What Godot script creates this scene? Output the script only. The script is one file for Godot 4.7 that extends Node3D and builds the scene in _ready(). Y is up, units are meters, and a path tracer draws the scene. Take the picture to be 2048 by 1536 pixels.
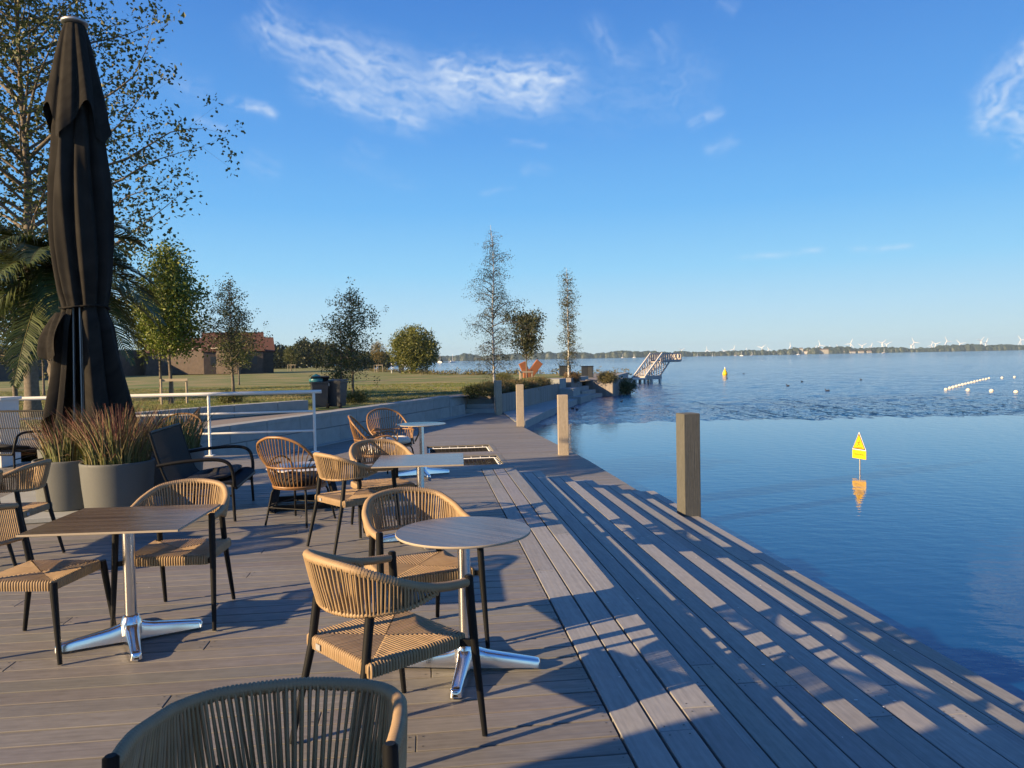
extends Node3D
# A lakeside cafe terrace: camera 1.65 m above the wooden deck, metres, x right, -z forward.
const F := 1520.0
const CAMY := 1.65
const WL := -0.95                      # water level below the deck
const TURN := 6.5                      # the deck's boards are turned by this many degrees
var cam_basis: Basis
var rng := RandomNumberGenerator.new()
var M := {}
var used := {}
var deck_node: Node3D

# ---------------------------------------------------------------- mesh builder
class MB:
	var v := PackedVector3Array()
	var n := PackedVector3Array()
	var t := PackedVector2Array()
	var c := PackedColorArray()
	var i := PackedInt32Array()
	var col := Color(1, 1, 1)
	func add(p: Vector3, nn: Vector3, uv: Vector2) -> int:
		v.append(p); n.append(nn); t.append(uv); c.append(col)
		return v.size() - 1
	func tri(a: int, b: int, d: int) -> void:
		if (v[b] - v[a]).cross(v[d] - v[a]).dot(n[a] + n[b] + n[d]) > 0.0:
			i.append(a); i.append(d); i.append(b)
		else:
			i.append(a); i.append(b); i.append(d)
	func quad(a: int, b: int, d: int, e: int) -> void:
		tri(a, b, d); tri(a, d, e)
	func flat4(p0: Vector3, p1: Vector3, p2: Vector3, p3: Vector3, out: Vector3, uvs: Array) -> void:
		var nn := (p1 - p0).cross(p2 - p0).normalized()
		if nn.dot(out) < 0.0: nn = -nn
		quad(add(p0, nn, uvs[0]), add(p1, nn, uvs[1]), add(p2, nn, uvs[2]), add(p3, nn, uvs[3]))
	func flat3(p0: Vector3, p1: Vector3, p2: Vector3, out: Vector3) -> void:
		var nn := (p1 - p0).cross(p2 - p0).normalized()
		if nn.dot(out) < 0.0: nn = -nn
		tri(add(p0, nn, Vector2(p0.x, p0.z)), add(p1, nn, Vector2(p1.x, p1.z)), add(p2, nn, Vector2(p2.x, p2.z)))
	# a box with chamfered edges; uv in metres, u along the longest side
	func box(xf: Transform3D, size: Vector3, bev := 0.0, off := Vector2.ZERO) -> void:
		var h := size * 0.5
		var la := 0
		if size.y > size.x and size.y >= size.z: la = 1
		elif size.z > size.x: la = 2
		var ids := {}
		for k in 3:
			var a := (k + 1) % 3
			var b := (k + 2) % 3
			var ua := a
			var ub := b
			if b == la: ua = b; ub = a
			for s in [-1.0, 1.0]:
				var nn := Vector3.ZERO
				nn[k] = s
				nn = xf.basis * nn
				nn = nn.normalized()
				var q := []
				for e in [[-1.0, -1.0], [1.0, -1.0], [1.0, 1.0], [-1.0, 1.0]]:
					var p := Vector3.ZERO
					p[k] = s * h[k]
					p[a] = e[0] * (h[a] - bev)
					p[b] = e[1] * (h[b] - bev)
					var id := add(xf * p, nn, Vector2(p[ua], p[ub]) + off)
					q.append(id)
					var sg := Vector3.ZERO
					sg[k] = s; sg[a] = e[0]; sg[b] = e[1]
					ids[[k, sg]] = id
				quad(q[0], q[1], q[2], q[3])
		if bev > 0.0:
			for k in 3:
				var a := (k + 1) % 3
				var b := (k + 2) % 3
				for sa in [-1.0, 1.0]:
					for sb in [-1.0, 1.0]:
						var g0 := Vector3.ZERO
						g0[a] = sa; g0[b] = sb; g0[k] = -1.0
						var g1 := g0
						g1[k] = 1.0
						quad(ids[[a, g0]], ids[[a, g1]], ids[[b, g1]], ids[[b, g0]])
			for x in [-1.0, 1.0]:
				for y in [-1.0, 1.0]:
					for z in [-1.0, 1.0]:
						var g := Vector3(x, y, z)
						tri(ids[[0, g]], ids[[1, g]], ids[[2, g]])
	func bx(p: Vector3, size: Vector3, bev := 0.0, off := Vector2.ZERO) -> void:
		box(Transform3D(Basis(), p), size, bev, off)
	# a bar of rectangular section between two points
	func bar(a: Vector3, b: Vector3, w: float, hh: float, bev := 0.0, up := Vector3.UP) -> void:
		var z := (b - a)
		var l := z.length()
		z = z / l
		var x := up.cross(z)
		if x.length() < 0.01: x = Vector3.RIGHT.cross(z)
		x = x.normalized()
		box(Transform3D(Basis(x, z.cross(x), z), (a + b) * 0.5), Vector3(w, hh, l), bev)
	func tube(pts: PackedVector3Array, rad, sides := 8, caps := true, squash := 1.0) -> void:
		var m := pts.size()
		var t0 := (pts[1] - pts[0]).normalized()
		var x := t0.cross(Vector3.UP)
		if x.length() < 0.05: x = t0.cross(Vector3.RIGHT)
		x = x.normalized()
		var ar := 0.0
		var first := v.size()
		for k in m:
			var tg: Vector3
			if k == 0: tg = pts[1] - pts[0]
			elif k == m - 1: tg = pts[m - 1] - pts[m - 2]
			else: tg = pts[k + 1] - pts[k - 1]
			tg = tg.normalized()
			x = (x - tg * x.dot(tg)).normalized()
			var y := tg.cross(x)
			if k > 0: ar += pts[k].distance_to(pts[k - 1])
			var r: float = rad[k] if rad is PackedFloat32Array or rad is Array else rad
			for s in sides + 1:
				var an := TAU * s / sides
				var d := x * cos(an) + y * sin(an) * squash
				add(pts[k] + d * r, d.normalized(), Vector2(ar, an * r))
		for k in m - 1:
			for s in sides:
				var a := first + k * (sides + 1) + s
				quad(a, a + 1, a + sides + 2, a + sides + 1)
		if caps:
			for e in [0, m - 1]:
				var tg: Vector3 = (pts[0] - pts[1]) if e == 0 else (pts[m - 1] - pts[m - 2])
				tg = tg.normalized()
				var cc := add(pts[e], tg, Vector2.ZERO)
				var ring := []
				for s in sides: ring.append(add(v[first + e * (sides + 1) + s], tg, Vector2.ZERO))
				for s in sides: tri(cc, ring[s], ring[(s + 1) % sides])
	func seg(a: Vector3, b: Vector3, r0: float, r1: float, sides := 8, caps := true) -> void:
		tube(PackedVector3Array([a, b]), [r0, r1], sides, caps)
	# a grid of points with smooth normals; rows of equal length
	func sheet(rows: Array, wrap := false) -> void:
		var nr := rows.size()
		var nc: int = rows[0].size()
		var nn := []
		for r in nr:
			var line := PackedVector3Array()
			for k in nc:
				var ra: PackedVector3Array = rows[max(r - 1, 0)]
				var rb: PackedVector3Array = rows[min(r + 1, nr - 1)]
				var row: PackedVector3Array = rows[r]
				var ka := k - 1
				var kb := k + 1
				if wrap:
					if ka < 0: ka = nc - 2
					if kb >= nc: kb = 1
				else:
					ka = max(ka, 0); kb = min(kb, nc - 1)
				line.append((rb[k] - ra[k]).cross(row[kb] - row[ka]).normalized())
			nn.append(line)
		var first := v.size()
		for r in nr:
			for k in nc: add(rows[r][k], nn[r][k], Vector2(float(k) / (nc - 1), float(r) / (nr - 1)))
		for r in nr - 1:
			for k in nc - 1:
				var a := first + r * nc + k
				quad(a, a + 1, a + nc + 1, a + nc)
	func lathe(prof: Array, sides: int, at := Vector3.ZERO) -> void:
		var rows := []
		for p in prof:
			var line := PackedVector3Array()
			for s in sides + 1:
				var an := TAU * s / sides
				line.append(at + Vector3(cos(an) * p[0], p[1], sin(an) * p[0]))
			rows.append(line)
		sheet(rows, true)
	func poly_top(pts: PackedVector2Array, y: float, k := 1.0) -> void:
		var ids := Geometry2D.triangulate_polygon(pts)
		var first := v.size()
		for p in pts: add(Vector3(p.x, y, -p.y), Vector3.UP, p * k)
		for a in range(0, ids.size(), 3): tri(first + ids[a], first + ids[a + 1], first + ids[a + 2])
	# an upright wall face along (lat, depth) points
	func skirt(pts: PackedVector2Array, y0: float, y1: float, closed := false) -> void:
		var l := 0.0
		var m := pts.size()
		for k in (m if closed else m - 1):
			var a := Vector3(pts[k].x, 0, -pts[k].y)
			var b := Vector3(pts[(k + 1) % m].x, 0, -pts[(k + 1) % m].y)
			var d := a.distance_to(b)
			var out := (b - a).cross(Vector3.UP)
			flat4(a + Vector3.UP * y0, b + Vector3.UP * y0, b + Vector3.UP * y1, a + Vector3.UP * y1, out, [Vector2(l, y0), Vector2(l + d, y0), Vector2(l + d, y1), Vector2(l, y1)])
			l += d
	func mesh() -> ArrayMesh:
		var a := []
		a.resize(Mesh.ARRAY_MAX)
		a[Mesh.ARRAY_VERTEX] = v; a[Mesh.ARRAY_NORMAL] = n; a[Mesh.ARRAY_TEX_UV] = t; a[Mesh.ARRAY_COLOR] = c; a[Mesh.ARRAY_INDEX] = i
		var m := ArrayMesh.new()
		m.add_surface_from_arrays(Mesh.PRIMITIVE_TRIANGLES, a)
		return m

# ---------------------------------------------------------------- scene helpers
func P(lat: float, h: float, d: float) -> Vector3: return Vector3(lat, h, -d)

func gp(px: float, py: float, h := 0.0) -> Vector3:      # a pixel of the photograph -> the point at height h
	var d := cam_basis * Vector3((px - 1024.0) / F, -(py - 768.0) / F, -1.0)
	return Vector3(0, CAMY, 0) + d * ((h - CAMY) / d.y)

func dp(px: float, py: float, depth: float) -> Vector3:  # a pixel -> the point at that distance ahead
	var d := cam_basis * Vector3((px - 1024.0) / F, -(py - 768.0) / F, -1.0)
	return Vector3(0, CAMY, 0) + d * (depth / -d.z)

func numbered(s: String) -> String:
	if not used.has(s):
		used[s] = 0
		return s
	used[s] += 1
	return "%s_%03d" % [s, used[s]]

func obj(called: String, mb, m, parent = null) -> MeshInstance3D:
	var o := MeshInstance3D.new()
	o.mesh = mb.mesh() if mb is MB else mb
	o.material_override = m
	if parent == null:
		o.name = numbered(called)
		add_child(o)
	else:
		o.name = called
		parent.add_child(o, true)
	return o

func tag(o, label: String, category: String, group := "") -> void:
	o.set_meta("label", label); o.set_meta("category", category)
	if group != "": o.set_meta("group", group)

func thing(called: String, label: String, category: String, at := Vector3.ZERO, turn := 0.0, group := "") -> Node3D:
	var o := Node3D.new()
	o.name = numbered(called)
	add_child(o)
	o.position = at; o.rotation.y = turn
	tag(o, label, category, group)
	return o

func struct(called: String, mb, m) -> MeshInstance3D:
	var o := obj(called, mb, m)
	o.set_meta("kind", "structure")
	return o

func copy_of(src: Node3D, called: String, label: String, at: Vector3, turn: float) -> Node3D:
	var o := src.duplicate()
	o.name = numbered(called)
	add_child(o)
	o.position = at; o.rotation = Vector3(0, turn, 0)
	o.set_meta("label", label)
	return o

func lin(r: float, g: float, b: float) -> Color: return Color(r, g, b).linear_to_srgb()
func rf(a: float, b: float) -> float: return rng.randf_range(a, b)

func mat(r: float, g: float, b: float, rough := 0.7, metal := 0.0) -> StandardMaterial3D:
	var m := StandardMaterial3D.new()
	m.albedo_color = lin(r, g, b); m.roughness = rough; m.metallic = metal
	m.vertex_color_use_as_albedo = true
	return m

func noise(seed_: int, freq: float, oct := 4, type := FastNoiseLite.TYPE_SIMPLEX_SMOOTH) -> FastNoiseLite:
	var f := FastNoiseLite.new()
	f.seed = seed_; f.frequency = freq; f.noise_type = type
	f.fractal_type = FastNoiseLite.FRACTAL_FBM; f.fractal_octaves = oct
	return f

# a grey tile of two noises; kx, ky stretch it
func tone(seed_: int, w: int, h: int, freq: float, kx: int, ky: int, lo: float, hi: float, second := 0.35, f2 := 0.08) -> Image:
	var a := noise(seed_, freq).get_seamless_image(w / kx, h / ky)
	a.convert(Image.FORMAT_L8)
	a.resize(w, h, Image.INTERPOLATE_CUBIC)
	var b := noise(seed_ + 7, f2, 3).get_seamless_image(w, h)
	b.convert(Image.FORMAT_L8)
	var da := a.get_data()
	var db := b.get_data()
	var out := PackedByteArray()
	out.resize(w * h)
	for k in w * h:
		var x := (da[k] * (1.0 - second) + db[k] * second) / 255.0
		out[k] = int(clampf((lo + (hi - lo) * x), 0.0, 1.0) * 255.0)
	return Image.create_from_data(w, h, false, Image.FORMAT_L8, out)

func tex(im: Image) -> ImageTexture: return ImageTexture.create_from_image(im)

func tinted(im: Image, c0: Color, c1: Color) -> ImageTexture:   # grey -> between two colours (linear values)
	var d := im.get_data()
	var out := PackedByteArray()
	out.resize(d.size() * 3)
	var lut := []
	for k in 256: lut.append(c0.lerp(c1, k / 255.0).linear_to_srgb())
	for k in d.size():
		var q: Color = lut[d[k]]
		out[k * 3] = int(clampf(q.r, 0, 1) * 255); out[k * 3 + 1] = int(clampf(q.g, 0, 1) * 255); out[k * 3 + 2] = int(clampf(q.b, 0, 1) * 255)
	return tex(Image.create_from_data(im.get_width(), im.get_height(), false, Image.FORMAT_RGB8, out))

func spline(pts: Array, per: int) -> PackedVector3Array:
	var out := PackedVector3Array()
	var m := pts.size()
	for k in m - 1:
		var p0: Vector3 = pts[max(k - 1, 0)]
		var p1: Vector3 = pts[k]
		var p2: Vector3 = pts[k + 1]
		var p3: Vector3 = pts[min(k + 2, m - 1)]
		for s in per: out.append(p1.cubic_interpolate(p2, p0, p3, float(s) / per))
	out.append(pts[m - 1])
	return out

func along(path: PackedVector3Array, s: float) -> Vector3:     # s in 0..1 by index
	var x := clampf(s, 0, 1) * (path.size() - 1)
	var k := mini(int(x), path.size() - 2)
	return path[k].lerp(path[k + 1], x - k)

# ---------------------------------------------------------------- sky
func sky_tone(el: float) -> Color:
	var keys := [[-90.0, 0.10, 0.16, 0.24], [0.0, 0.58, 0.76, 0.82], [1.5, 0.53, 0.735, 0.82], [3.5, 0.44, 0.70, 0.88], [6.5, 0.285, 0.62, 0.915], [11.0, 0.165, 0.475, 0.885], [16.0, 0.115, 0.365, 0.81], [25.0, 0.066, 0.235, 0.655], [45.0, 0.036, 0.145, 0.47], [90.0, 0.022, 0.095, 0.34]]
	for k in keys.size() - 1:
		if el <= keys[k + 1][0]:
			var s: float = clampf((el - keys[k][0]) / (keys[k + 1][0] - keys[k][0]), 0, 1)
			return Color(keys[k][1], keys[k][2], keys[k][3]).lerp(Color(keys[k + 1][1], keys[k + 1][2], keys[k + 1][3]), s)
	return Color(0.022, 0.095, 0.34)

func make_sky() -> ImageTexture:
	var w := 3584
	var h := w / 2
	var im := Image.create(w, h, false, Image.FORMAT_RGBF)
	for y in h: im.fill_rect(Rect2i(0, y, w, 1), sky_tone(90.0 - (y + 0.5) / h * 180.0))
	# cirrus: [path of points, half width, strength]; the points are directions given as pixels of the photograph
	var bands := [
		[[[500, 0], [545, 60], [620, 95], [730, 118], [860, 150]], 40.0, 0.36], [[[600, 70], [720, 140], [840, 175], [960, 205]], 46.0, 0.34],
		[[[820, 150], [920, 150], [1000, 160], [1090, 160], [1190, 160]], 40.0, 0.62], [[[860, 185], [960, 190], [1060, 200], [1130, 180]], 30.0, 0.38],
		[[[575, 155], [640, 178], [720, 205], [800, 235], [870, 255]], 26.0, 0.40], [[[700, 160], [800, 205], [900, 240]], 34.0, 0.16],
		[[[440, 206], [490, 208], [530, 218], [560, 236]], 10.0, 0.46], [[[380, 235], [420, 250], [460, 262]], 9.0, 0.2], [[[300, 140], [380, 175], [430, 190]], 26.0, 0.10],
		[[[2110, 70], [2040, 130], [1990, 190], [1960, 240]], 30.0, 0.46], [[[2120, 200], [2040, 230], [1975, 245], [1930, 250]], 26.0, 0.42], [[[2160, 290], [2080, 280], [2010, 270]], 32.0, 0.42],
		[[[2200, 120], [2150, 220], [2120, 330]], 70.0, 0.5], [[[1180, 20], [1200, 70], [1230, 115], [1300, 130]], 20.0, 0.15], [[[1310, 60], [1330, 90], [1320, 130]], 34.0, 0.11], [[[1430, 0], [1480, 20]], 16.0, 0.14],
		[[[1370, 255], [1410, 235], [1452, 216]], 13.0, 0.20], [[[1405, 308], [1445, 292], [1485, 276]], 12.0, 0.15], [[[1080, 180], [1210, 205], [1330, 190], [1460, 110]], 50.0, 0.09],
		[[[1455, 515], [1560, 510], [1660, 497]], 5.0, 0.32], [[[1690, 500], [1760, 498], [1835, 489]], 4.5, 0.30], [[[955, 390], [1035, 372]], 5.0, 0.16], [[[1040, 350], [1060, 335], [1110, 345]], 10.0, 0.12],
		[[[480, 310], [520, 330], [570, 345]], 22.0, 0.10], [[[690, 280], [720, 300], [780, 315]], 22.0, 0.06], [[[1000, 282], [1060, 285], [1100, 290]], 7.0, 0.16], [[[640, 305], [760, 350], [860, 380]], 16.0, 0.05],
	]
	var fine := noise(5, 1.0, 5)
	var puff := noise(11, 1.0, 4)
	for b in bands:
		var pts := []
		var lo := Vector2(1e9, 1e9)
		var hi := -lo
		for q in b[0]:
			var p := Vector2(q[0], q[1])
			pts.append(p)
			lo = lo.min(p); hi = hi.max(p)
		var wd: float = b[1]
		var m := wd * 3.0 + 20.0
		# the part of the sky this band can touch
		var a0 := 1e9
		var a1 := -1e9
		var e0 := 1e9
		var e1 := -1e9
		for cx in [lo.x - m, (lo.x + hi.x) * 0.5, hi.x + m]:
			for cy in [lo.y - m, (lo.y + hi.y) * 0.5, hi.y + m]:
				var d := (cam_basis * Vector3((cx - 1024.0) / F, -(cy - 768.0) / F, -1.0)).normalized()
				var az := atan2(d.x, -d.z)
				var el := asin(d.y)
				a0 = min(a0, az); a1 = max(a1, az); e0 = min(e0, el); e1 = max(e1, el)
		var inv := cam_basis.inverse()
		for y in range(int((0.5 - e1 / PI) * h), int((0.5 - max(e0, 0.005) / PI) * h) + 1):
			var el := (0.5 - (y + 0.5) / h) * PI
			for x in range(int((a0 / TAU + 0.5) * w), int((a1 / TAU + 0.5) * w) + 1):
				var az := ((x + 0.5) / w - 0.5) * TAU
				var d := inv * Vector3(sin(az) * cos(el), sin(el), -cos(az) * cos(el))
				var p := Vector2(1024.0 + F * d.x / -d.z, 768.0 - F * d.y / -d.z)
				var wob := puff.get_noise_2d(p.x * 0.011, p.y * 0.016)
				p += Vector2(wob * wd * 0.45, wob * wd * 0.4)
				var best := 1e9
				var s := 0.0
				var tg := Vector2.RIGHT
				for k in pts.size() - 1:
					var c: Vector2 = Geometry2D.get_closest_point_to_segment(p, pts[k], pts[k + 1])
					var dd := c.distance_to(p)
					if dd < best:
						best = dd
						tg = (pts[k + 1] - pts[k]).normalized()
						s = (k + c.distance_to(pts[k]) / pts[k].distance_to(pts[k + 1])) / (pts.size() - 1)
				if best > wd * 2.6: continue
				var u := p.dot(tg)
				var v := p.cross(tg)
				var f := 0.55 + 0.9 * fine.get_noise_2d(u * 0.008, v * 0.04) + 0.55 * fine.get_noise_2d(u * 0.03 + 90.0, v * 0.07)
				var dens: float = 1.18 * b[2] * exp(-best * best / (wd * wd)) * smoothstep(-0.02, 0.22, s) * smoothstep(1.02, 0.78, s) * clampf(f, 0.0, 1.25)
				if dens < 0.002: continue
				var q := im.get_pixel(posmod(x - w / 2, w), y)
				im.set_pixel(posmod(x - w / 2, w), y, q.lerp(Color(0.70, 0.80, 0.93), clampf(dens, 0, 0.8)))
	# the same kind of thin cloud goes on all round, outside the picture
	var veil := noise(23, 1.0, 5)
	for y in range(int(h * 0.18), int(h * 0.47), 2):
		var el := (0.5 - (y + 0.5) / h) * 180.0
		var keep := smoothstep(4.0, 14.0, el) * smoothstep(57.0, 35.0, el)
		for x in range(0, w, 2):
			var az := ((x + 0.5) / w - 0.5) * 360.0
			if absf(az) < 46.0 and el < 36.0: continue
			var dens := clampf(veil.get_noise_3d(cos(deg_to_rad(az)) * 2.2 + el * 0.03, sin(deg_to_rad(az)) * 2.2, el * 0.09) - 0.12, 0, 1) * 1.1 * keep * smoothstep(46.0, 56.0, maxf(absf(az), el * 1.4))
			if dens > 0.004: im.fill_rect(Rect2i(posmod(x - w / 2, w), y, 2, 2), im.get_pixel(posmod(x - w / 2, w), y).lerp(Color(0.70, 0.80, 0.93), minf(dens, 0.6)))
	return tex(im)

# ---------------------------------------------------------------- materials
func make_materials() -> void:
	# weathered hardwood: long grain, a few darker streaks
	var g := tone(3, 1024, 1024, 0.022, 12, 1, 0.12, 0.92, 0.42, 0.012)
	var m := mat(1, 1, 1, 0.72)
	m.albedo_texture = tinted(g, Color(0.112, 0.106, 0.096), Color(0.250, 0.240, 0.222))
	m.uv1_scale = Vector3(0.6, 1.7, 1)
	var g2 := tone(4, 512, 512, 0.06, 16, 1, 0.0, 1.0, 0.15, 0.2)
	m.heightmap_enabled = true; m.heightmap_texture = tex(g2); m.heightmap_scale = 0.03
	m.roughness_texture = tex(tone(41, 256, 256, 0.03, 4, 1, 0.62, 1.0))
	M.deck = m
	m = m.duplicate()
	m.albedo_texture = tinted(g, Color(0.170, 0.170, 0.165), Color(0.335, 0.333, 0.322))
	M.step = m
	m = mat(1, 1, 1, 0.75)
	m.albedo_texture = tinted(g, Color(0.17, 0.14, 0.105), Color(0.46, 0.395, 0.30))
	m.uv1_scale = Vector3(0.7, 2.4, 1)
	m.heightmap_enabled = true; m.heightmap_texture = tex(g2); m.heightmap_scale = 0.25
	M.post = m
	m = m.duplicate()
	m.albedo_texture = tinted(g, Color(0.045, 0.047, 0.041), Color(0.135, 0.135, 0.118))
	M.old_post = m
	m = mat(1, 1, 1, 0.8)
	m.albedo_texture = tinted(g, Color(0.17, 0.16, 0.15), Color(0.34, 0.31, 0.285))
	m.uv1_scale = Vector3(0.5, 2.0, 1)
	M.cladding = m
	M.dark_wood = mat(0.14, 0.122, 0.104, 0.85)
	M.screw = mat(0.05, 0.05, 0.05, 0.5, 0.6)
	# table laminate
	m = mat(1, 1, 1, 0.24)
	m.albedo_texture = tinted(tone(9, 512, 512, 0.02, 16, 1, 0.0, 1.0, 0.2, 0.03), Color(0.042, 0.03, 0.021), Color(0.19, 0.145, 0.10))
	m.roughness_texture = tex(tone(12, 256, 256, 0.04, 4, 1, 0.75, 1.2))
	m.uv1_scale = Vector3(1.0, 2.2, 1)
	M.laminate = m
	M.laminate_edge = mat(0.34, 0.29, 0.22, 0.7)
	# metals
	m = mat(0.80, 0.80, 0.81, 0.17, 1.0)
	m.roughness_texture = tex(tone(15, 256, 256, 0.02, 1, 1, 0.45, 1.6, 0.5, 0.15))
	m.uv1_triplanar = true; m.uv1_scale = Vector3(3, 3, 3)
	M.alu = m
	m = mat(0.72, 0.71, 0.69, 0.20, 1.0)
	m.roughness_texture = tex(tone(17, 256, 256, 0.05, 1, 16, 0.6, 1.4, 0.4))
	M.steel = m
	M.galv = mat(0.42, 0.43, 0.44, 0.45, 0.8)
	M.black_metal = mat(0.008, 0.0085, 0.0095, 0.5)
	M.black_metal.metallic_specular = 0.3
	M.black_weave = mat(0.007, 0.009, 0.012, 0.5)
	M.black_cloth = mat(0.012, 0.013, 0.016, 0.85)
	M.white_paint = mat(0.78, 0.78, 0.74, 0.32)
	M.white_box = mat(0.72, 0.74, 0.76, 0.5)
	# rope, rattan
	m = mat(1, 1, 1, 0.62)
	m.albedo_texture = tinted(tone(21, 256, 256, 0.05, 4, 1, 0.0, 1.0, 0.4, 0.3), Color(0.22, 0.145, 0.075), Color(0.41, 0.29, 0.165))
	m.uv1_scale = Vector3(3, 12, 1)
	M.rope = m
	m = mat(1, 1, 1, 0.42)
	m.albedo_texture = tinted(tone(22, 256, 256, 0.05, 4, 1, 0.0, 1.0, 0.4, 0.2), Color(0.14, 0.068, 0.024), Color(0.33, 0.18, 0.07))
	m.uv1_scale = Vector3(4, 6, 1)
	M.rattan = m
	M.cushion = mat(0.70, 0.66, 0.57, 0.9)
	M.tag = mat(0.28, 0.29, 0.30, 0.4)
	# parasol cloth
	m = mat(0.032, 0.030, 0.027, 0.95)
	m.albedo_texture = tex(tone(31, 512, 512, 0.006, 1, 1, 0.72, 1.0, 0.35, 0.4)); m.uv1_scale = Vector3(2, 3, 1)
	m.metallic_specular = 0.2
	M.canvas = m
	# pots, concrete
	m = mat(1, 1, 1, 0.62)
	m.albedo_texture = tinted(tone(33, 256, 256, 0.01, 1, 1, 0.0, 1.0, 0.5, 0.3), Color(0.085, 0.092, 0.09), Color(0.115, 0.123, 0.12)); m.uv1_scale = Vector3(2, 1, 1)
	M.pot = m
	m = mat(1, 1, 1, 0.85)
	m.albedo_texture = tinted(tone(35, 512, 512, 0.008, 1, 1, 0.0, 1.0, 0.4, 0.12), Color(0.22, 0.24, 0.24), Color(0.34, 0.36, 0.355)); m.uv1_scale = Vector3(0.5, 0.5, 1)
	M.concrete = m
	m = mat(1, 1, 1, 0.9)
	m.albedo_texture = tinted(tone(36, 512, 512, 0.03, 1, 1, 0.0, 1.0, 0.6, 0.4), Color(0.13, 0.115, 0.105), Color(0.26, 0.235, 0.21)); m.uv1_scale = Vector3(0.3, 0.3, 1)
	M.paving = m
	M.soil = mat(0.05, 0.035, 0.024, 0.95)
	M.slab = M.concrete
	# lawn: patches of green and dry grass
	m = mat(1, 1, 1, 0.95)
	m.albedo_texture = tinted(tone(51, 1024, 1024, 0.006, 1, 1, -1.5, 2.5, 0.15, 0.12), Color(0.085, 0.128, 0.014), Color(0.225, 0.185, 0.068)); m.uv1_scale = Vector3(0.021, 0.05, 1)
	m.heightmap_enabled = true; m.heightmap_texture = tex(tone(52, 512, 512, 0.06, 1, 1, 0.0, 1.0, 0.6, 0.3)); m.heightmap_scale = 6.0
	M.lawn = m
	# leaves: tinted per copy
	m = mat(1, 1, 1, 0.55)
	m.backlight_enabled = true; m.backlight = Color(0.55, 0.6, 0.3)
	M.leaf = m
	M.blade = mat(1, 1, 1, 0.55)
	M.blade.backlight_enabled = true; M.blade.backlight = Color(0.4, 0.4, 0.3)
	m = mat(1, 1, 1, 0.9)
	m.albedo_texture = tinted(tone(55, 256, 256, 0.03, 1, 4, 0.0, 1.0, 0.4, 0.2), Color(0.055, 0.045, 0.035), Color(0.20, 0.17, 0.135)); m.uv1_scale = Vector3(1, 4, 1)
	M.bark = m
	m = mat(1, 1, 1, 0.8)
	m.albedo_texture = tinted(tone(56, 256, 256, 0.03, 1, 1, -0.6, 2.0, 0.3, 0.3), Color(0.10, 0.095, 0.085), Color(0.62, 0.60, 0.56)); m.uv1_scale = Vector3(1.5, 8, 1)
	M.birch = m
	# brick fort, roofs
	m = mat(1, 1, 1, 0.9)
	m.albedo_texture = tinted(tone(61, 512, 512, 0.02, 1, 1, 0.0, 1.0, 0.5, 0.3), Color(0.045, 0.036, 0.032), Color(0.11, 0.085, 0.072)); m.uv1_scale = Vector3(0.12, 0.12, 1)
	M.brick = m
	M.roof = mat(0.10, 0.042, 0.028, 0.9)
	M.pale_wall = mat(0.55, 0.53, 0.48, 0.8)
	M.rust = mat(0.26, 0.095, 0.04, 0.85)
	M.bin = mat(0.022, 0.027, 0.035, 0.45)
	M.bag = mat(0.03, 0.16, 0.19, 0.35)
	M.yellow = mat(0.80, 0.50, 0.01, 0.4)
	M.ink = mat(0.01, 0.01, 0.01, 0.5)
	M.buoy = mat(0.72, 0.66, 0.52, 0.5)
	M.turbine = mat(0.80, 0.80, 0.80, 0.5)
	M.far_wood = mat(0.030, 0.044, 0.024, 0.95)
	M.tower = mat(0.36, 0.33, 0.31, 0.6)
	M.tower_light = mat(0.62, 0.59, 0.54, 0.5)
	M.feather = mat(0.02, 0.02, 0.022, 0.8)
	M.stone = mat(0.30, 0.28, 0.25, 0.9)
	# water: calm near the terrace, ruffled further out
	M.calm = water_mat(71, 0.03, 0.06)
	M.ruffled = water_mat(72, 0.06, 0.9)

func water_mat(seed_: int, rough: float, strength: float) -> StandardMaterial3D:
	var m := mat(0.002, 0.044, 0.150, rough)
	m.metallic_specular = 0.45
	var a := noise(seed_, 0.018, 4).get_seamless_image(1024, 1024)
	a.convert(Image.FORMAT_RGBA8)
	a.bump_map_to_normal_map(8.0)
	m.normal_enabled = true; m.normal_texture = tex(a); m.normal_scale = strength
	return m

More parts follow.
